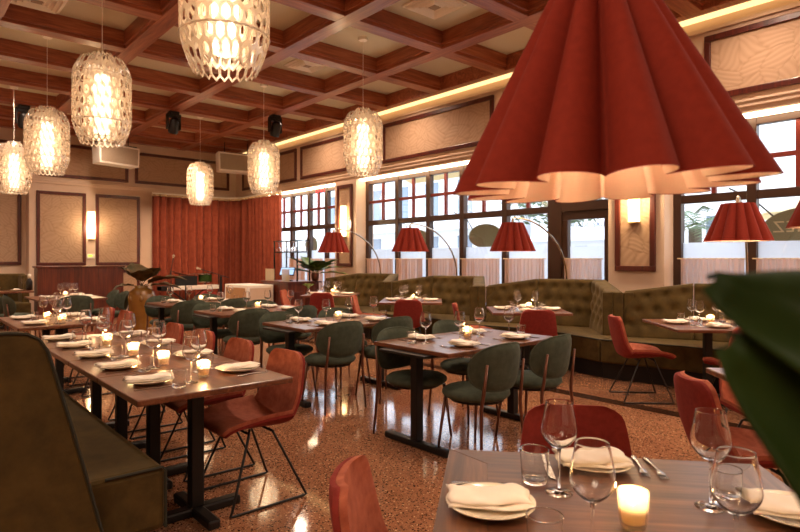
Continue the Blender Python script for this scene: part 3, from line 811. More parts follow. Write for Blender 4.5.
def knife():
    mb_ = MB().slab(lambda u,v: ((v-.5)*.014, -.105+.1*u, .006), lambda u,v: ((v-.5)*.014, -.105+.1*u, .0005), 6, 2)
    def bl(z):
        def f(u, v):
            y = -.005+.12*u; w = .019*(1-max(0,(u-.7)/.3)**2*.8)
            return (-.007+v*w, y, z)
        return f
    mb_.slab(bl(.0042), bl(.0025), 12, 2)
    return tag(mb_.build('knife', M['steel'], bevel=.001), 'x', 'knife')
def votive():
    t = thing('votive_candle', 'x', 'candle')
    rows = [(.0285,0),(.0312,.006),(.0335,.028),(.0345,.048),(.0365,.070),(.0372,.088),(.0348,.088),(.0318,.050),(.0290,.012)]
    gb = MB(); N_ = 14
    gb.v = [(r*math.cos(2*PI*(k+(q%2)*.5)/N_), r*math.sin(2*PI*(k+(q%2)*.5)/N_), z) for q, (r, z) in enumerate(rows) for k in range(N_)]
    for q in range(len(rows)-1):
        for k in range(N_):
            a, b_, c, d = q*N_+k, q*N_+(k+1)%N_, (q+1)*N_+k, (q+1)*N_+(k+1)%N_
            if q % 2 == 0: gb.f += [(a,b_,c), (b_,d,c)]
            else: gb.f += [(a,b_,d), (a,d,c)]
    gb.f += [tuple(range(N_-1,-1,-1)), tuple((len(rows)-1)*N_+k for k in range(N_))]
    gb.build('glass_holder', M['votive'], t)
    MB().lathe([(0,.0125),(.0265,.013),(.0292,.050),(0,.050)], 16).build('candle_wax', M['wax'], t, smooth=True)
    MB().lathe([(0,.051),(.005,.056),(.0075,.065),(.005,.078),(0,.094)], 10).build('flame', M['flame'], t, smooth=True)
    return t
WG, WS, TU, PL, NA, FO, KN, VO = (Proto(b_) for b_ in (wine_full, wine_simple, tumbler, plate, napkin, fork, knife, votive))
ZT = .7505
def candle(x, y, lab, grp='lit votive candles on the tables', e=.9, sc_=1.0, z=ZT):
    VO.place((x,y,z), random.random()*6, lab, grp, (sc_,sc_,sc_))
    l = bpy.data.lights.new('candle_light', 'POINT'); l.energy = e; l.color = (1,.62,.28); l.shadow_soft_size = .012
    q = bpy.data.objects.new('candle_light', l); COL.objects.link(q); q.location = (x, y, z+.090*sc_)
def setting(px, py, face, seat, tab, full=True, cut=True, wine=True, tum=True, wsc=1.0, jit=.0, plate_on=True):
    """place setting: plate centre, direction the diner faces (degrees)"""
    a = R(face)+R(random.uniform(-4,4)); fw = Vector((math.cos(a), math.sin(a), 0)); rt = Vector((fw.y, -fw.x, 0)); p = Vector((px,py,ZT))
    def at(f_, r_): return p + fw*(f_+random.uniform(-.008,.008)) + rt*(r_+random.uniform(-.008,.008))
    rz = a - PI/2; at_ = '%s of %s' % (seat, tab)
    PL.place(p, 0, 'cream plate on the '+at_, 'plates on the tables')
    NA.place(p+Vector((0,0,.0205)), a+R(random.uniform(-12,12)), 'folded white napkin on the '+at_, 'folded napkins on the plates')
    if wine: (WG if full else WS).place(at(.17,.13), 0, 'stemmed wine glass on the '+at_, 'wine glasses on the tables', (wsc,wsc,wsc))
    if tum: TU.place(at(.09,.20), 0, 'water tumbler on the '+at_, 'water tumblers on the tables')
    if cut:
        FO.place(at(0,-.155), rz+R(random.uniform(-3,3)), 'steel fork on the '+at_, 'forks on the tables')
        KN.place(at(-.005,.15), rz+R(random.uniform(-3,3)), 'steel knife on the '+at_, 'knives on the tables')
for k, (cy, d_) in G4.items():
    for side, s_ in (('near', -1), ('far', 1)):
        for lr, x in (('left', 3.22), ('right', 3.84)):
            setting(x, cy+s_*.235, 90 if s_ < 0 else -90, '%s %s place' % (side, lr), d_, k in 'CM', k in 'CM')
    candle(XC+.03, cy+.04, 'lit votive candle in the middle of '+d_)
for k, y in enumerate((3.15, 3.70, 4.24, 4.79, 5.30)):
    setting(1.02, y, 0, '%s bench-side place' % ['nearest','second','middle','fourth','farthest'][k], 'the long candlelit row')
for k, y in enumerate((3.16, 3.82, 4.50, 5.18)):
    setting(1.52, y, 180, '%s chair-side place' % T1N[k], 'the long candlelit row')
for k, (x, y) in enumerate(((1.30,3.12),(1.25,3.60),(1.22,4.08),(1.22,4.70))):
    candle(x, y, 'lit votive candle, %s on the long candlelit row' % T1N[k], e=1.6)
for k, y in enumerate((6.72, 7.4)):
    w = ['near', 'far'][k]
    setting(1.08, y, 0, '%s left place' % w, 'the left middle tables', True, False)
    setting(1.56, y, 180, '%s right place' % w, 'the left middle tables', True, False)
candle(1.30, 6.62, 'lit votive candle on the near end of the left middle tables'); candle(1.24, 7.02, 'lit votive candle deeper on the left middle tables')
for x, y, f, s_ in ((2.2,10.76,90,'near side'),(2.5,11.0,180,'near right place'),(2.5,11.55,180,'far right place'),(1.98,11.15,0,'left place')):
    setting(x, y, f, s_, 'the partition table', False, False)
candle(2.25, 11.2, 'lit votive candle on the partition table')
setting(1.95, 14.1, 90, 'right place', 'the far left corner table', False, False); candle(1.62, 14.0, 'lit votive candle on the far left corner table')
for k in range(4):
    for f, s_ in ((-45,'left chair place'),(45,'right chair place'),(225,'right bench place'),(135,'left bench place')):
        a = R(f); sd = Vector((math.sin(a), -math.cos(a), 0))*(-.03)
        setting(WX-math.cos(a)*.30+sd.x, WY[k]-math.sin(a)*.30+sd.y, f, s_, WN[k], False, False)
    candle(WX+.02, WY[k]-.02, 'lit votive candle in '+WN[k])
setting(3.40, .95, -45, 'chair place', 'the table behind the large leaf', False, False)
def shaker():
    t = thing('salt_shaker', 'x', 'shaker')
    MB().lathe([(0,0),(.018,0),(.02,.004),(.016,.055),(0,.055)], 14).build('glass_body', M['glass'], t, smooth=True)
    MB().lathe([(0,.0555),(.017,.0555),(.017,.066),(.010,.074),(0,.074)], 14).build('cap', M['steel'], t, smooth=True); return t
SH = Proto(shaker)
SH.place((5.90,2.30,ZT), 0, 'left salt shaker on the rightmost window booth table', 'shakers on the rightmost booth table')
SH.place((6.16,2.02,ZT), 0, 'right salt shaker on the rightmost window booth table', 'shakers on the rightmost booth table')
# foreground table ware, placed piece by piece
FT = 'the foreground walnut table'; f90 = math.atan2(fv.y, fv.x)
def F(x, y): return Vector((x, y, ZT+.001))
PL.place(F(1.176,.98), 0, 'cream plate on the left of '+FT, 'plates on the tables'); NA.place(F(1.176,.985)+Vector((0,0,.0205)), R(-46), 'folded white napkin on the left of '+FT, 'folded napkins on the plates', (.95,1.05,1.1))
PL.place(F(1.655,.965), 0, 'cream plate on the far side of '+FT, 'plates on the tables'); NA.place(F(1.65,.965)+Vector((0,0,.0205)), FA+R(6), 'folded white napkin on the far side of '+FT, 'folded napkins on the plates', (.95,1.1,1.15))
PL.place(F(1.71,.44), 0, 'cream plate at the right edge of '+FT, 'plates on the tables'); NA.place(F(1.71,.44)+Vector((0,0,.0205)), R(-56), 'folded white napkin at the right edge of '+FT, 'folded napkins on the plates', (1.0,1.1,1.1))
WG.place(F(1.396,.918), 0, 'wine glass between the two left plates of '+FT, 'wine glasses on the tables', (1.05,)*3)
WG.place(F(1.142,.668), 0, 'wine glass nearest the camera in the middle of '+FT, 'wine glasses on the tables', (1.05,)*3)
WG.place(F(1.610,.602), 0, 'wine glass left of the pair at the right of '+FT, 'wine glasses on the tables', (1.05,)*3)
WG.place(F(1.310,.440), 0, 'wine glass right of the pair at the right of '+FT, 'wine glasses on the tables', (1.05,)*3)
TU.place(F(1.41,1.01), 0, 'water tumbler behind the left napkin on '+FT, 'water tumblers on the tables', (1.1,)*3)
TU.place(F(1.07,.74), 0, 'water tumbler cut by the bottom edge on '+FT, 'water tumblers on the tables', (1.05,)*3)
TU.place(F(1.67,.585), 0, 'water tumbler behind the right pair of wine glasses on '+FT, 'water tumblers on the tables', (1.05,)*3)
KN.place(F(1.545,1.055), f90+R(92), 'steel knife left of the far plate on '+FT, 'knives on the tables')
FO.place(F(1.755,.865), f90+R(88), 'fork nearer the far plate on '+FT, 'forks on the tables')
FO.place(F(1.775,.825), f90+R(93), 'fork farther from the far plate on '+FT, 'forks on the tables')
FO.place(F(1.285,1.085), FA-R(90), 'steel fork behind the left plate on '+FT, 'forks on the tables')
candle(1.352,.682, 'lit cut glass votive candle on '+FT, e=.9, z=ZT+.001)

# ------------------------------------------------------------------ arc floor lamps with pleated red shades
def pleat_mesh(Rb, Rt, h, n_, amp=.17, seg=16, shrink=0.0):
    def f(u, v):
        th = 2*PI*u; q = abs(math.sin(n_*th/2))**.7
        r0 = Rb + (Rt-Rb)*v
        r = r0*(1-amp+amp*q) - shrink
        return (r*math.cos(th), r*math.sin(th), h*v)
    return MB().grid(f, n_*seg, 14, True)
def shade_parts(t, Rb, Rt, h, z, n_=13, amp=.2, tilt=0):
    TL = Matrix.Translation((0,0,z)) @ Matrix.Rotation(tilt, 4, Vector((.66,.751,0)))
    pleat_mesh(Rb, Rt, h, n_, amp).xform(TL).build('lamp_shade', M['shade'], t, smooth=True)
    pleat_mesh(Rb, Rt, h-.002, n_, amp, shrink=.004).xform(TL @ Matrix.Translation((0,0,.001))).build('shade_lining', M['lining'], t, smooth=True)
    MB().lathe([(0,0),(Rt*.8,0),(Rt*.8,.004),(0,.004)], 24, (0,0,h-.012)).xform(TL).build('top_disc', M['shade'], t)
    MB().ball((0,0,z+h*.5), .035).build('bulb', M['bulb'], t, smooth=True)
M['bulb'] = emit('bulb_glow', (255,220,170), 12)
def arc_lamp(lab, sx, sy, z, Rb, Rt, h, px, py, grp, e=6, n_=13, hook=.07, amp=.2, tilt=0):
    t = thing('arc_floor_lamp', lab, 'floor lamp', (sx, sy, 0), 0, grp)
    shade_parts(t, Rb, Rt, h, z, n_, amp, tilt)
    dx, dy = px-sx, py-sy; zt = z+h+hook; pts = []
    pts.append((0,0,z+h-.005)); pts.append((0,0,zt-.02)); pts.append((dx*.03,dy*.03,zt))
    for k in range(1, 13):
        a = PI/2*k/12; pts.append((dx*(.06+.94*math.sin(a)), dy*(.06+.94*math.sin(a)), zt-.85*(1-math.cos(a))))
    pts.append((dx,dy,.04))
    MB().tube(pts, .013, 10).build('arc_arm', M['nickel'], t, smooth=True)
    MB().lathe([(0,0),(.17,0),(.17,.03),(.16,.04),(0,.04)], 28, (dx,dy,0)).build('base', M['nickel'], t)
    MB().lathe([(0,z+h-.004),(.02,z+h-.004),(.02,z+h+.04),(0,z+h+.05)], 12).build('socket_cap', M['nickel'], t)
    l = bpy.data.lights.new('shade_light', 'POINT'); l.energy = e; l.color = (1,.74,.45); l.shadow_soft_size = .04
    q = bpy.data.objects.new('shade_light', l); COL.objects.link(q); q.location = (sx, sy, z+h*.5-.05)
AG = 'arc lamps over the window booths'
arc_lamp('arc lamp with red pleated shade over the rightmost window booth', 6.26, 2.09, 1.575, .31, .15, .37, 7.55, 2.42, AG)
arc_lamp('arc lamp with red pleated shade over the second window booth from right', 6.05, 4.67, 1.50, .30, .14, .37, 7.5, 4.80, AG)
arc_lamp('arc lamp with red pleated shade over the third window booth from right', 6.12, 6.72, 1.515, .30, .14, .37, 7.5, 7.01, AG)
arc_lamp('arc lamp with red pleated shade over the farthest window booth', 6.16, 8.86, 1.52, .30, .14, .37, 7.5, 9.13, AG)
arc_lamp('red pleated shade cut by the right edge above the leaf table', 3.78, .70, 1.57, .31, .15, .37, 4.9, .1, None)
arc_lamp('large red pleated lamp shade hanging over the foreground table', 1.122, .63, 1.547, .315, .04, .52, 2.5, -.5, None, 3.5, 12, .07, .36, R(-1.6))

# ------------------------------------------------------------------ honeycomb pendants
def hex_shell(rad, z0, z1, N, ch, k=.70):
    """elongated hexagon lattice wrapped round a profile radius rad(z)"""
    mb_ = MB(); step = ch*.75; rows = int((z1-z0)/step)+1
    for j in range(rows):
        zc = z0+ch/2+j*step
        for i in range(N):
            th = (i+.5*(j % 2))*2*PI/N; w = PI/N
            H_ = [(0,ch/2),(w,ch/4),(w,-ch/4),(0,-ch/2),(-w,-ch/4),(-w,ch/4)]
            vs = []
            for s_ in (1.0, k):
                for a, dz in H_:
                    z = zc+dz*s_; r = rad(min(max(z,0),1.09)); vs.append((r*math.cos(th+a*s_), r*math.sin(th+a*s_), z))
            mb_.add(vs, [(q,(q+1)%6,6+(q+1)%6,6+q) for q in range(6)])
    return mb_
def pendant():
    t = thing('pendant_lamp', 'x', 'pendant lamp')
    zb = 2.645                                            # bottom of the shade; origin is on the floor below it
    def ro(z):
        if z < .30: return .205+.085*math.sin(z/.30*PI/2)
        if z > .72: return .29*math.cos((z-.72)/.30*PI/2*.70)
        return .29
    T = Matrix.Translation((0,0,zb))
    hex_shell(ro, 0, .89, 24, .15, .70).xform(T).build('outer_honeycomb', M['acrylic'], t, solid=.008)
    hex_shell(lambda z: ro(z)*.62, .06, .85, 16, .15, .66).xform(T).build('inner_honeycomb', M['acrylic'], t, solid=.008)
    for z in (.24, .74):
        MB().tube([(.292*math.cos(2*PI*q/32), .292*math.sin(2*PI*q/32), zb+z) for q in range(32)], .006, 6, True).build('support_ring', M['acrylic'], t, smooth=True)
    MB().lathe([(0,.12),(.075,.13),(.085,.2),(.085,.70),(.07,.76),(0,.77)], 16, (0,0,zb)).build('light_tube', M['tube'], t, smooth=True)
    MB().tube([(0,0,zb+.76),(0,0,4.66)], .004, 6).build('cord', M['white'], t)
    MB().lathe([(0,4.70),(.07,4.70),(.07,4.665),(.06,4.655),(0,4.655)], 20).build('ceiling_canopy', M['white'], t)
    return t
PD = Proto(pendant)
PX = [(1.80,3.78,'honeycomb pendant lamp cut by the top edge, nearest of all'),(1.74,6.90,'honeycomb pendant lamp second from the camera on the left'),(1.74,9.85,'honeycomb pendant lamp third from the camera on the left'),
      (1.78,13.2,'honeycomb pendant lamp at the far left edge of the picture'),(5.30,6.86,'honeycomb pendant lamp just left of the upper window panel'),(5.30,9.92,'honeycomb pendant lamp before the end of the red curtain'),(5.38,13.1,'honeycomb pendant lamp hanging before the red stage curtain')]
for x, y, lab in PX[:7]:
    if y == 3.78: x, y = 1.69, 3.70
    PD.place((x,y,0), random.random(), lab, 'honeycomb pendant lamps')
    l = bpy.data.lights.new('pendant_light', 'POINT'); l.energy = 8; l.color = (1,.74,.45); l.shadow_soft_size = .25
    q = bpy.data.objects.new('pendant_light', l); COL.objects.link(q); q.location = (x,y,3.08)

# tube sconces
def sconce():
    t = thing('wall_sconce', 'x', 'wall light')
    mb_ = MB()
    for k in range(5):
        a = R(-80+40*k); mb_.lathe([(0,0),(.022,0),(.022,.68),(0,.68)], 10, (.06*math.sin(a), -.02-.05*math.cos(a), 0))
    mb_.build('glass_tubes', M['sconce'], t, smooth=True)
    MB().box(-.05,.05,-.02,.0,-.02,.70).build('back_plate', M['gold'], t)
    MB().box(-.07,.07,-.075,0,.68,.70).box(-.07,.07,-.075,0,-.02,0).build('end_cap', M['gold'], t, bevel=.004)
    return t
SN = Proto(sconce)
SN.place((3.85, YB, 1.92), 0, 'glowing tube sconce between the tall panels on the far wall', 'tube sconces on the walls')
SN.place((XW-.017, 10.76, 1.92), R(-90), 'glowing tube sconce on the narrow panel between the windows', 'tube sconces on the walls')
SN.place((XW-.017, 3.90, 1.92), R(-90), 'glowing tube sconce below the large red shade', 'tube sconces on the walls')
for p in ((3.85,16.05,2.2),(7.6,10.76,2.2),(7.6,3.9,2.2)):
    l = bpy.data.lights.new('sconce_light', 'POINT'); l.energy = 8; l.color = (1,.75,.45); l.shadow_soft_size = .08
    q = bpy.data.objects.new('sconce_light', l); COL.objects.link(q); q.location = p
t = thing('thermostat', 'small white wall control with green display below the far sconce', 'control', (3.84, YB, 1.47))
MB().box(-.09,.09,-.03,0,-.06,.06).build('case', M['white'], t, bevel=.006)
M['lcd'] = emit('lcd', (170,220,60), .8)
MB().box(-.06,.03,-.034,-.03,-.01,.03).build('display', M['lcd'], t)

# ceiling fittings
def speaker(lab, x, y, a):
    t = thing('ceiling_speaker', lab, 'speaker', (x,y,3.72), R(a), 'white speakers hung below the ceiling')
    MB().prism_xz([(-.48,0),(.48,-.02),(.50,.46),(-.50,.50)], -.05, .35).build('cabinet', M['white'], t, bevel=.012)
    MB().prism_xz([(-.44,.045),(.44,.03),(.45,.42),(-.45,.45)], -.062, -.048).build('grille', M['grille'], t)
    MB().tube([(-.3,.15,.46),(-.3,.15,.79)], .012).tube([(.3,.15,.46),(.3,.15,.79)], .012).box(-.5,.5,.1,.2,.50,.52).build('hanger', M['black'], t)
speaker('white hanging speaker above the tall wall panels', 4.24, 15.3, 10)
speaker('white hanging speaker above the red stage curtain', 6.94, 14.45, -14)
def stage_light(lab, x, y):
    t = thing('stage_light', lab, 'spotlight', (x,y,3.98), 0, 'black stage lights under the beams')
    MB().box(-.10,.10,-.08,.08,.38,.468).build('bracket', M['black'], t, bevel=.01)
    MB().box(-.14,-.11,-.06,.06,.1,.42).box(.11,.14,-.06,.06,.1,.42).box(-.14,.14,-.06,.06,.34,.40).build('yoke', M['black'], t, bevel=.01)
    MB().lathe([(0,-.14),(.09,-.14),(.105,-.1),(.1,.12),(.06,.18),(0,.19)], 18).xform(Matrix.Translation((0,-.03,.16)) @ Matrix.Rotation(R(25),4,'X')).build('lamp_head', M['black'], t, smooth=True)
stage_light('black stage light under the ceiling left of the far small pendant', 4.41, 12.12)
stage_light('black stage light beside the pendant before the curtain end', 6.14, 11.0)
stage_light('black stage light above the far left pendant', 2.0, 13.6)
def vent(lab, x, y, w):
    t = thing('ceiling_vent', lab, 'vent', (x,y,4.69), 0, 'air vents in the ceiling')
    MB().box(-w,w,-w,w,-.012,.009).build('frame', M['white'], t, bevel=.004)
    mb_ = MB()
    for k in range(4):
        q = w*(.85-.2*k); mb_.tube([(-q,-q,-.02),(q,-q,-.02),(q,q,-.02),(-q,q,-.02)], .02, 4, True)
    mb_.build('louvre', M['white'], t)
    MB().box(-w*.2,w*.2,-w*.2,w*.2,-.035,-.012).build('core', M['grille'], t)
vent('square ceiling vent nearest the large red shade', 5.3, 5.35, .3)
vent('square ceiling vent left of the middle pendant cord', 5.3, 8.4, .28)
vent('square ceiling vent above the second left pendant', 1.4, 8.55, .3)
t = thing('exit_sign', 'red lettered exit sign over the far windows', 'sign', (7.45, 11.22, 2.99))
text_mesh('lettering', 'EXIT', .19, M['exit'], t, (-.012, 0, .0), (R(90), 0, -R(90)), .004)
MB().box(-.006,.006,-.26,.26,-.1,.1).build('clear_panel', M['pane'], t)
MB().box(-.02,.02,-.27,.27,.1,.125).build('top_rail', M['white'], t)

# ------------------------------------------------------------------ stage curtain
path = []
for k in range(40): path.append((5.25+1.9*k/39, 15.95))
for k in range(1, 16):
    a = PI/2*k/15; path.append((7.15+.45*math.sin(a), 15.5+.45*math.cos(a)))
for k in range(1, 50): path.append((7.60, 15.5-2.2*k/49))
cum = [0]
for a, b_ in zip(path[:-1], path[1:]): cum.append(cum[-1]+math.dist(a, b_))
def cpt(u):
    s_ = u*cum[-1]; i = 0
    while i < len(cum)-2 and cum[i+1] < s_: i += 1
    q = (s_-cum[i])/(cum[i+1]-cum[i]); a, b_ = path[i], path[i+1]
    tx, ty = b_[0]-a[0], b_[1]-a[1]; L = math.hypot(tx, ty)
    return a[0]+tx*q, a[1]+ty*q, -ty/L, tx/L, s_
def cur(off, z0, z1):
    def f(u, v):
        x, y, nx_, ny_, s_ = cpt(u)
        w = .06*math.sin(s_*2*PI/.20 + 1.1*math.sin(s_*2.3)) + .03*math.sin(s_*2*PI/.47+v*.8+1.3*math.sin(s_*1.7)) + off
        return (x+nx_*w, y+ny_*w, z0+(z1-z0)*v)
    return f
t = thing('stage_curtain', 'tall red velvet curtain behind the stage', 'curtain')
MB().grid(cur(0,.01,3.08), 420, 4).build('drape', M['curtain'], t, smooth=True, solid=.006)
hp = [cur(0,3.11,3.11)(k/600, 0) for k in range(601)]
mbb = MB().tube(hp, [.014+.012*abs(math.sin(k*PI/5)) for k in range(601)], 6)
mbb.build('gathered_heading', M['gold'], t, smooth=True)
MB().tube([(p[0],p[1],3.16) for p in path], .02, 6).build('track', M['white'], t)

# ------------------------------------------------------------------ partition, host stand, stage
t = thing('partition', 'low red wood panelled partition at the far left', 'partition', (3.3, 15.0, 0))
MB().box(-.87,.90,-.2,.2,.0,1.20).build('panel', M['mahogany'], t, bevel=.006)
MB().box(-.90,.93,-.23,.23,1.20,1.24).build('cap', M['mahogany'], t, bevel=.008)
for x in (-.25,.35): MB().box(x-.006,x+.006,-.206,-.2,.05,1.2).build('joint', M['frame'], t)
t = thing('bottle', 'dark bottle with pale cap left of the wood partition', 'bottle', (2.18, 14.16, ZT))
MB().lathe([(0,0),(.06,0),(.06,.18),(.03,.25),(0,.25)], 16).build('body', M['black'], t, smooth=True)
MB().lathe([(0,.25),(.03,.25),(.035,.33),(0,.34)], 12).build('cap', M['white'], t, smooth=True)
hs = thing('host_stand', 'mahogany service counter beside the stage curtain', 'counter', (6.1, 10.4, 0))
MB().box(0,.75,0,1.05,0,.90).build('body', M['mahogany'], hs, bevel=.006)
MB().box(-.04,.79,-.04,1.09,.90,.935).build('worktop', M['mahogany'], hs, bevel=.008)
for y in (.06,.40,.74): MB().box(-.015,0,y,y+.28,.1,.72).build('door', M['frame'], hs, bevel=.006)
for x in (.06,.41): MB().box(x,x+.28,-.015,0,.1,.72).build('door', M['frame'], hs, bevel=.006)
ps = thing('payment_terminal', 'till touchscreen standing on the mahogany counter', 'screen', (6.3, 10.75, .936), R(-50))
MB().box(-.09,.09,-.06,.08,0,.02).prism_xz([(-.03,.02),(.03,.02),(.03,.16),(-.03,.16)],.0,.04).build('stand', M['black'], ps, bevel=.005)
T = Matrix.Translation((0,-.02,.20)) @ Matrix.Rotation(R(-35),4,'X')
MB().box(-.16,.16,-.012,.012,-.10,.10).xform(T).build('bezel', M['black'], ps, bevel=.004)
MB().box(-.145,.145,-.015,-.012,-.085,.085).xform(T).build('display', M['screen'], ps)
for (y0, y1, x, lab) in ((1.0,.62,.03,'smoked acrylic guard at the left of the counter'),(.30,.0,.03,'smoked acrylic guard at the right of the counter')):
    tag(MB().box(6.1+x, 6.1+x+.008, 10.4+y1, 10.4+y0, .936, 1.19).build('counter_guard', M['screenacr']), lab, 'screen', 'acrylic guards on the counter')
rk = thing('glass_rack', 'black hanging frame of stemware above the counter', 'rack', (6.35, 10.45, .936))
for x, y in ((0,.0),(0,.95),(.3,.0),(.3,.95)): MB().box(x-.012,x+.012,y-.012,y+.012,0,.86).build('post', M['black'], rk)
for z in (.60,.84):
    MB().box(-.012,.312,-.012,.012,z,z+.02).box(-.012,.312,.94,.964,z,z+.02).box(-.012,.012,0,.95,z,z+.02).box(.288,.312,0,.95,z,z+.02).build('shelf_frame', M['black'], rk)
MB().box(.0,.30,.02,.93,.60,.608).build('shelf', M['pane'], rk)
for k in range(12):
    o_ = WS.place((6.40+.18*(k%2), 10.52+.155*(k//2), 1.778), 0, 'stemmed glass hung upside down in the counter rack', 'glasses hung in the counter rack'); o_.rotation_euler = (PI, 0, 0)
# cream cabinet
t = thing('cabinet', 'pale cane fronted cabinet left of the mahogany counter', 'cabinet', (5.45, 10.9, 0))
MB().box(0,.60,0,1.05,.0,.86).build('body', M['white'], t, bevel=.01)
MB().box(-.012,0,.08,.97,.08,.80).build('cane_front', M['cane'], t); MB().box(.06,.54,-.012,0,.08,.80).build('side_panel', M['cream'], t)
# stage gear
t = thing('keyboard', 'pale stage keyboard on a stand before the curtain', 'keyboard', (5.15, 13.2, 0))
MB().box(-.66,.66,-.15,.15,.70,.79).build('body', M['white'], t, bevel=.01)
MB().box(-.66,-.40,-.155,.15,.69,.795).build('control_panel', M['black'], t, bevel=.005)
MB().box(-.38,.62,-.14,.0,.79,.80).build('keys', M['keys'], t)
MB().tube([(-.5,-.1,.0),(.4,.1,.70)], .018).tube([(.5,-.1,.0),(-.4,.1,.70)], .018).build('stand', M['black'], t)
t = thing('music_stand', 'black music stand before the keyboard', 'music stand', (4.76, 12.35, 0))
MB().box(-.24,.24,-.02,.0,.83,1.04).build('desk', M['black'], t, bevel=.005)
MB().tube([(0,.02,.0),(0,.02,.9)], .014).tube([(0,.02,.25),(.25,-.1,.0)], .01).tube([(0,.02,.25),(-.25,-.1,.0)], .01).tube([(0,.02,.25),(0,.3,.0)], .01).build('tripod', M['black'], t)
def mic(lab, x, y, h, ex, ez):
    t_ = thing('microphone_stand', lab, 'microphone stand', (x,y,0), 0, 'microphone stands on the stage')
    MB().tube([(0,0,.02),(0,0,h)], .012).lathe([(0,0),(.13,0),(.13,.02),(0,.03)], 16).build('stand', M['black'], t_)
    MB().tube([(-ex*.5,0,h-ez*.5),(ex,0,h+ez)], .009).build('boom', M['black'], t_)
    MB().ball((ex,0,h+ez), .032).tube([(ex,0,h+ez),(ex*.85,0,h+ez*.85)], .02).build('microphone', M['grille'], t_)
mic('tall microphone stand right of the urn plant', 4.93, 13.7, 1.15, .07, .32)
bpy.data.objects['microphone_stand'].rotation_euler.z = .3
mic('microphone boom stand in front of the curtain centre', 6.35, 14.3, 1.0, -.55, .17)
t = thing('drum_kit', 'small drum kit with cymbals before the curtain', 'drums', (5.9, 15.0, 0))
MB().lathe([(0,0),(.17,0),(.17,.24),(0,.24)], 20, (.35,-.1,.78)).build('tom', M['leafd'], t)
for z in (.99, .78): MB().lathe([(.172,.0),(.18,.0),(.18,.03),(.172,.03)], 20, (.35,-.1,z), True).build('hoop', M['steel'], t)
MB().lathe([(0,0),(.28,0),(.28,.38),(0,.38)], 24).xform(Matrix.Translation((.4,.1,.29)) @ Matrix.Rotation(R(90),4,'X')).build('bass_drum', M['redback'], t)
for x, z, tl_ in ((-.28,1.02,18),(.1,1.0,-4)):
    MB().lathe([(0,.03),(.05,.02),(.22,0),(.22,-.004),(0,.01)], 24).xform(Matrix.Translation((x,0,z)) @ Matrix.Rotation(R(tl_),4,'Y')).build('cymbal', M['bronze'], t, smooth=True)
    MB().tube([(x,0,0),(x,0,z)], .012).build('cymbal_stand', M['black'], t)
MB().tube([(.35,-.1,0),(.35,-.1,.78)], .015).build('tom_stand', M['black'], t)
t = thing('guitar', 'dark guitar leaning at the right end of the keyboard', 'guitar', (5.78, 12.9, 0))
def gb(u): return .15+.035*math.cos(4*PI*u)
MB().prism_xz([(.17*math.cos(2*PI*k/30)*(1+.12*math.cos(4*PI*k/30)), .28+.25*math.sin(2*PI*k/30)) for k in range(30)], -.05, .05).build('body', M['frame'], t, bevel=.01)
MB().box(-.025,.025,-.03,.0,.5,1.0).build('neck', M['black'], t)

# ------------------------------------------------------------------ plants
def leaf_mesh(L, W, curve, fold=.25, nu=14, nv=8, shape=1.0):
    """blade along +X from the origin, drooping by curve"""
    def f(u, v):
        s_ = u; w = W*math.sin(PI*min(1, s_**.8*.98+.02))**shape*(1-.15*s_); tt = 2*v-1
        x = L*s_*math.cos(curve*s_*.5); z = -L*s_*s_*curve*.5 + fold*abs(tt)*w*.8 + .012*math.sin(s_*18)*abs(tt)
        return (x, tt*w, z)
    return MB().grid(f, nu, nv)
def stalk(t, p0, az, el, L, W, curve, mat, fold=.25, stem=.3, roll=0):
    d_ = Vector((math.cos(az)*math.cos(el), math.sin(az)*math.cos(el), math.sin(el))); p1 = Vector(p0)+d_*stem
    MB().tube([p0, Vector(p0)+d_*stem*.5+Vector((0,0,.02)), p1], [.008,.007,.005], 6).build('stem', mat, t)
    leaf_mesh(L, W, curve, fold).xform(Matrix.Translation(p1) @ Matrix.Rotation(az,4,'Z') @ Matrix.Rotation(-el*.8,4,'Y') @ Matrix.Rotation(roll,4,'X')).build('leaf', mat, t, smooth=True, solid=.003)
t = thing('potted_plant', 'large ochre urn holding dry bronze palm leaves', 'plant', (3.28, 10.52, 0))
MB().lathe([(0,0),(.13,0),(.15,.04),(.175,.3),(.21,.6),(.225,.74),(.20,.84),(.13,.89),(.10,.91),(.12,.94),(.10,.94),(.085,.90),(0,.88)], 32).build('urn', M['urn'], t, smooth=True)
for a in (200, 250, 300):
    MB().ball((.215*math.cos(R(a)), .215*math.sin(R(a)), .72), .03, .03, .05).ball((.20*math.cos(R(a)), .20*math.sin(R(a)), .80), .02).build('lug', M['urn'], t, smooth=True)
for az, el, L, W, cv in ((-40,30,.66,.27,.6),(-65,58,.42,.26,.4),(150,62,.4,.22,.4),(185,15,.35,.14,.7),(100,70,.42,.24,.3),(-25,12,.55,.22,.6),(-100,55,.4,.2,.5)):
    stalk(t, (0,0,.90), R(az), R(el), L, W, cv, M['leafb'], .3, .14)
t = thing('potted_plant', 'dark green broad leaved plant on the end of the mahogany counter', 'plant', (6.80, 10.47, .936))
MB().lathe([(0,0),(.06,0),(.08,.06),(.085,.13),(.07,.18),(.06,.18),(.07,.13),(0,.12)], 24).build('planter', M['bronze'], t, smooth=True)
for az, el, L, W, cv, mt in ((140,18,.62,.20,.4,'leaf'),(150,48,.6,.20,.3,'leaf'),(100,58,.5,.2,.3,'leaf'),(-55,48,.55,.2,.4,'leaf'),(-30,32,.5,.17,.5,'leaf2'),(-45,10,.66,.15,.4,'leaf2'),(200,35,.55,.2,.4,'leaf'),(250,45,.55,.2,.4,'leaf'),(290,40,.5,.18,.4,'leaf')):
    stalk(t, (0,0,.14), R(az), R(el), L, W, cv, M[mt], .3, .1)
t = thing('flower_vase', 'small vase with yellow green sprigs on the farthest booth table', 'vase', (5.78, 9.12, ZT))
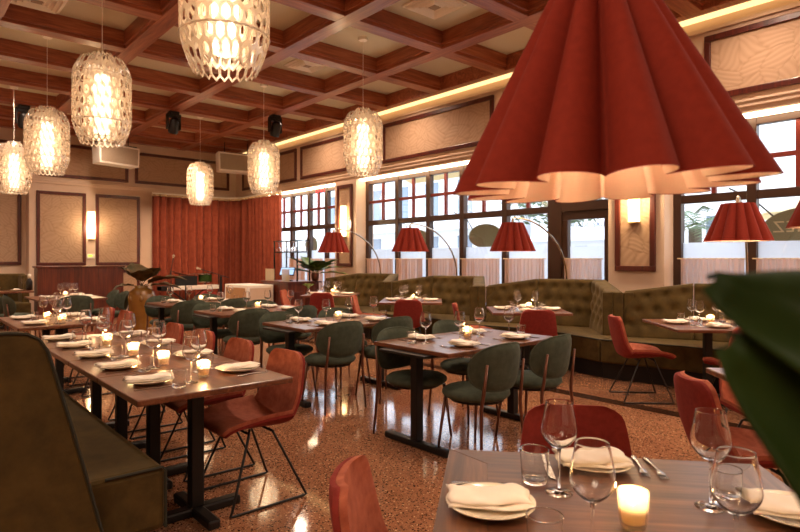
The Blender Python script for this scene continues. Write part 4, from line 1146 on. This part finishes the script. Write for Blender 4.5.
MB().lathe([(0,0),(.03,0),(.035,.06),(.02,.10),(.022,.12),(.017,.12),(.015,.1),(.028,.06),(0,.006)], 16).build('vase', M['glass'], t, smooth=True)
for k in range(7): stalk(t, (0,0,.10), k*.9, R(50+5*(k%3)), .07, .02, .4, M['leaf2'], .3, .07)
# foreground plant, mostly out of frame at the right
t = thing('potted_plant', 'out of focus dark green leaves at the right edge', 'plant', (1.02, -.42, 0))
MB().lathe([(0,0),(.15,0),(.19,.5),(.2,.62),(.18,.62),(.17,.55),(0,.54)], 28).build('pot', M['urn'], t, smooth=True)
MB().lathe([(0,.55),(.172,.555),(0,.556)], 20).build('soil', M['soil'], t)
def blade(p_base, p_tip, W, up, mat, sag=.05, fold=.12):
    """broad blade from base to tip, in world coordinates"""
    a, b_ = Vector(p_base), Vector(p_tip); d_ = b_-a; L = d_.length; d_.normalize(); u_ = Vector(up); sd = d_.cross(u_).normalized(); nn = sd.cross(d_)
    def f(u, v):
        w = W*(math.sin(PI*(u**.85*.97+.015))**.85); tt = 2*v-1
        p = a + d_*L*u + sd*tt*w + nn*(sag*math.sin(PI*u) - fold*abs(tt)*w + .01*math.sin(14*u+3*tt)*abs(tt))
        return (p.x-1.02, p.y+.42, p.z)
    MB().grid(f, 24, 12).build('leaf', mat, t, smooth=True, solid=.003)
    MB().tube([(0,0,.56), ((a.x-1.02)*.4,(a.y+.42)*.4,a.z*.6+.2), (a.x-1.02,a.y+.42,a.z)], [.012,.010,.006], 8).build('stem', mat, t, smooth=True)
# cam-space helper for reasoning: right = (.751,-.660), forward = (.660,.751)
def cw(r_, d_, z): return (.7509*r_+.6604*d_, -.6604*r_+.7509*d_, z)
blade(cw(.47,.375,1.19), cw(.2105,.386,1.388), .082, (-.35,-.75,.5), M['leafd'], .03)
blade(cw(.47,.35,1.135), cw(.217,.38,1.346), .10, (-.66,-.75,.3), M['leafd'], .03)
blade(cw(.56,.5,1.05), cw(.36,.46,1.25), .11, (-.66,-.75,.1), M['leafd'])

# ------------------------------------------------------------------ light and world
w = bpy.data.worlds.new('world'); sc.world = w; w.use_nodes = True
bg = w.node_tree.nodes['Background']; bg.inputs['Color'].default_value = (.86,.93,1,1); bg.inputs['Strength'].default_value = 1.7
def area(name, loc, size, e, col, rot=(0,0,0), sy=None):
    l = bpy.data.lights.new(name, 'AREA'); l.energy = e; l.color = col; l.size = size
    if sy: l.shape = 'RECTANGLE'; l.size_y = sy
    q = bpy.data.objects.new(name, l); COL.objects.link(q); q.location = loc; q.rotation_euler = rot; return q
# fill lights added below the coffers; no downlights known, the fixture is never placed
DL = []
def downlight():
    t_ = thing('downlight', 'x', 'ceiling light')
    MB().lathe([(.045,-.004),(.07,-.004),(.07,.004),(.045,.004)], 20, closed=True).build('trim_ring', M['white'], t_)
    MB().lathe([(0,.003),(.044,.003),(.044,.0),(0,.0)], 16).build('lens', M['dlens'], t_); return t_
M['dlens'] = emit('downlight_lens', (255,226,180), 6)
DP = Proto(downlight)
def spot(x, y, e, z=4.66):  # added fill spot to brighten the hall, no lamp hangs there
    l = bpy.data.lights.new('downlight_beam', 'SPOT'); l.energy = e; l.color = (1,.75,.565); l.spot_size = R(150); l.spot_blend = .9; l.shadow_soft_size = .12
    q = bpy.data.objects.new('downlight_beam', l); COL.objects.link(q); q.location = (x,y,z)
for x, y, e in [(6.95,5.29,95),(6.95,8.3,95),(6.95,11.3,95),(3.54,5.29,80),(3.54,8.3,95),(3.54,11.3,110),(3.54,2.27,60),(6.95,2.27,90),(.1,5.29,60),(.1,8.3,90),(.1,11.3,110),(3.54,14.3,120),(.1,14.3,90),(1.8,12.8,90),(6.95,-.75,70),(5.3,.75,60)]: spot(x, y, e)
area('hall_fill', (4.6,-1.6,4.3), 2.5, 35, (1,.79,.62))
area('hall_fill', (-1.6,.2,4.2), 2.0, 42, (1,.76,.56))
sun = bpy.data.lights.new('sun', 'SUN'); sun.energy = .8; sun.color = (1,.96,.9); sun.angle = R(2)
so = bpy.data.objects.new('sun', sun); COL.objects.link(so); so.rotation_euler = Vector((.62,.30,-.75)).to_track_quat('-Z','Y').to_euler()

def beam(loc, tgt, e, ang=45, col=(1,.66,.42)):
    l = bpy.data.lights.new('stage_beam', 'SPOT'); l.energy = e; l.color = col; l.spot_size = R(ang); l.spot_blend = .8; l.shadow_soft_size = .08
    q = bpy.data.objects.new('stage_beam', l); COL.objects.link(q); q.location = loc
    q.rotation_euler = (Vector(tgt)-Vector(loc)).to_track_quat('-Z', 'Y').to_euler()
beam((4.41,12.3,4.0), (6.6,15.9,1.3), 230, 50); beam((6.14,11.2,4.0), (7.4,15.2,1.3), 230, 55); beam((2.0,13.8,4.0), (5.8,15.9,1.2), 50, 40)
sc.view_settings.view_transform = 'Standard'; sc.view_settings.look = 'None'; sc.view_settings.gamma = 1; sc.view_settings.exposure = 1.5
sc.view_settings.use_curve_mapping = False
cy_ = sc.cycles
cy_.use_denoising = True; cy_.max_bounces = 28; cy_.transparent_max_bounces = 24; cy_.diffuse_bounces = 4; cy_.glossy_bounces = 12; cy_.transmission_bounces = 28
cy_.caustics_reflective = False; cy_.caustics_refractive = False; cy_.sample_clamp_indirect = 6; cy_.use_light_tree = True
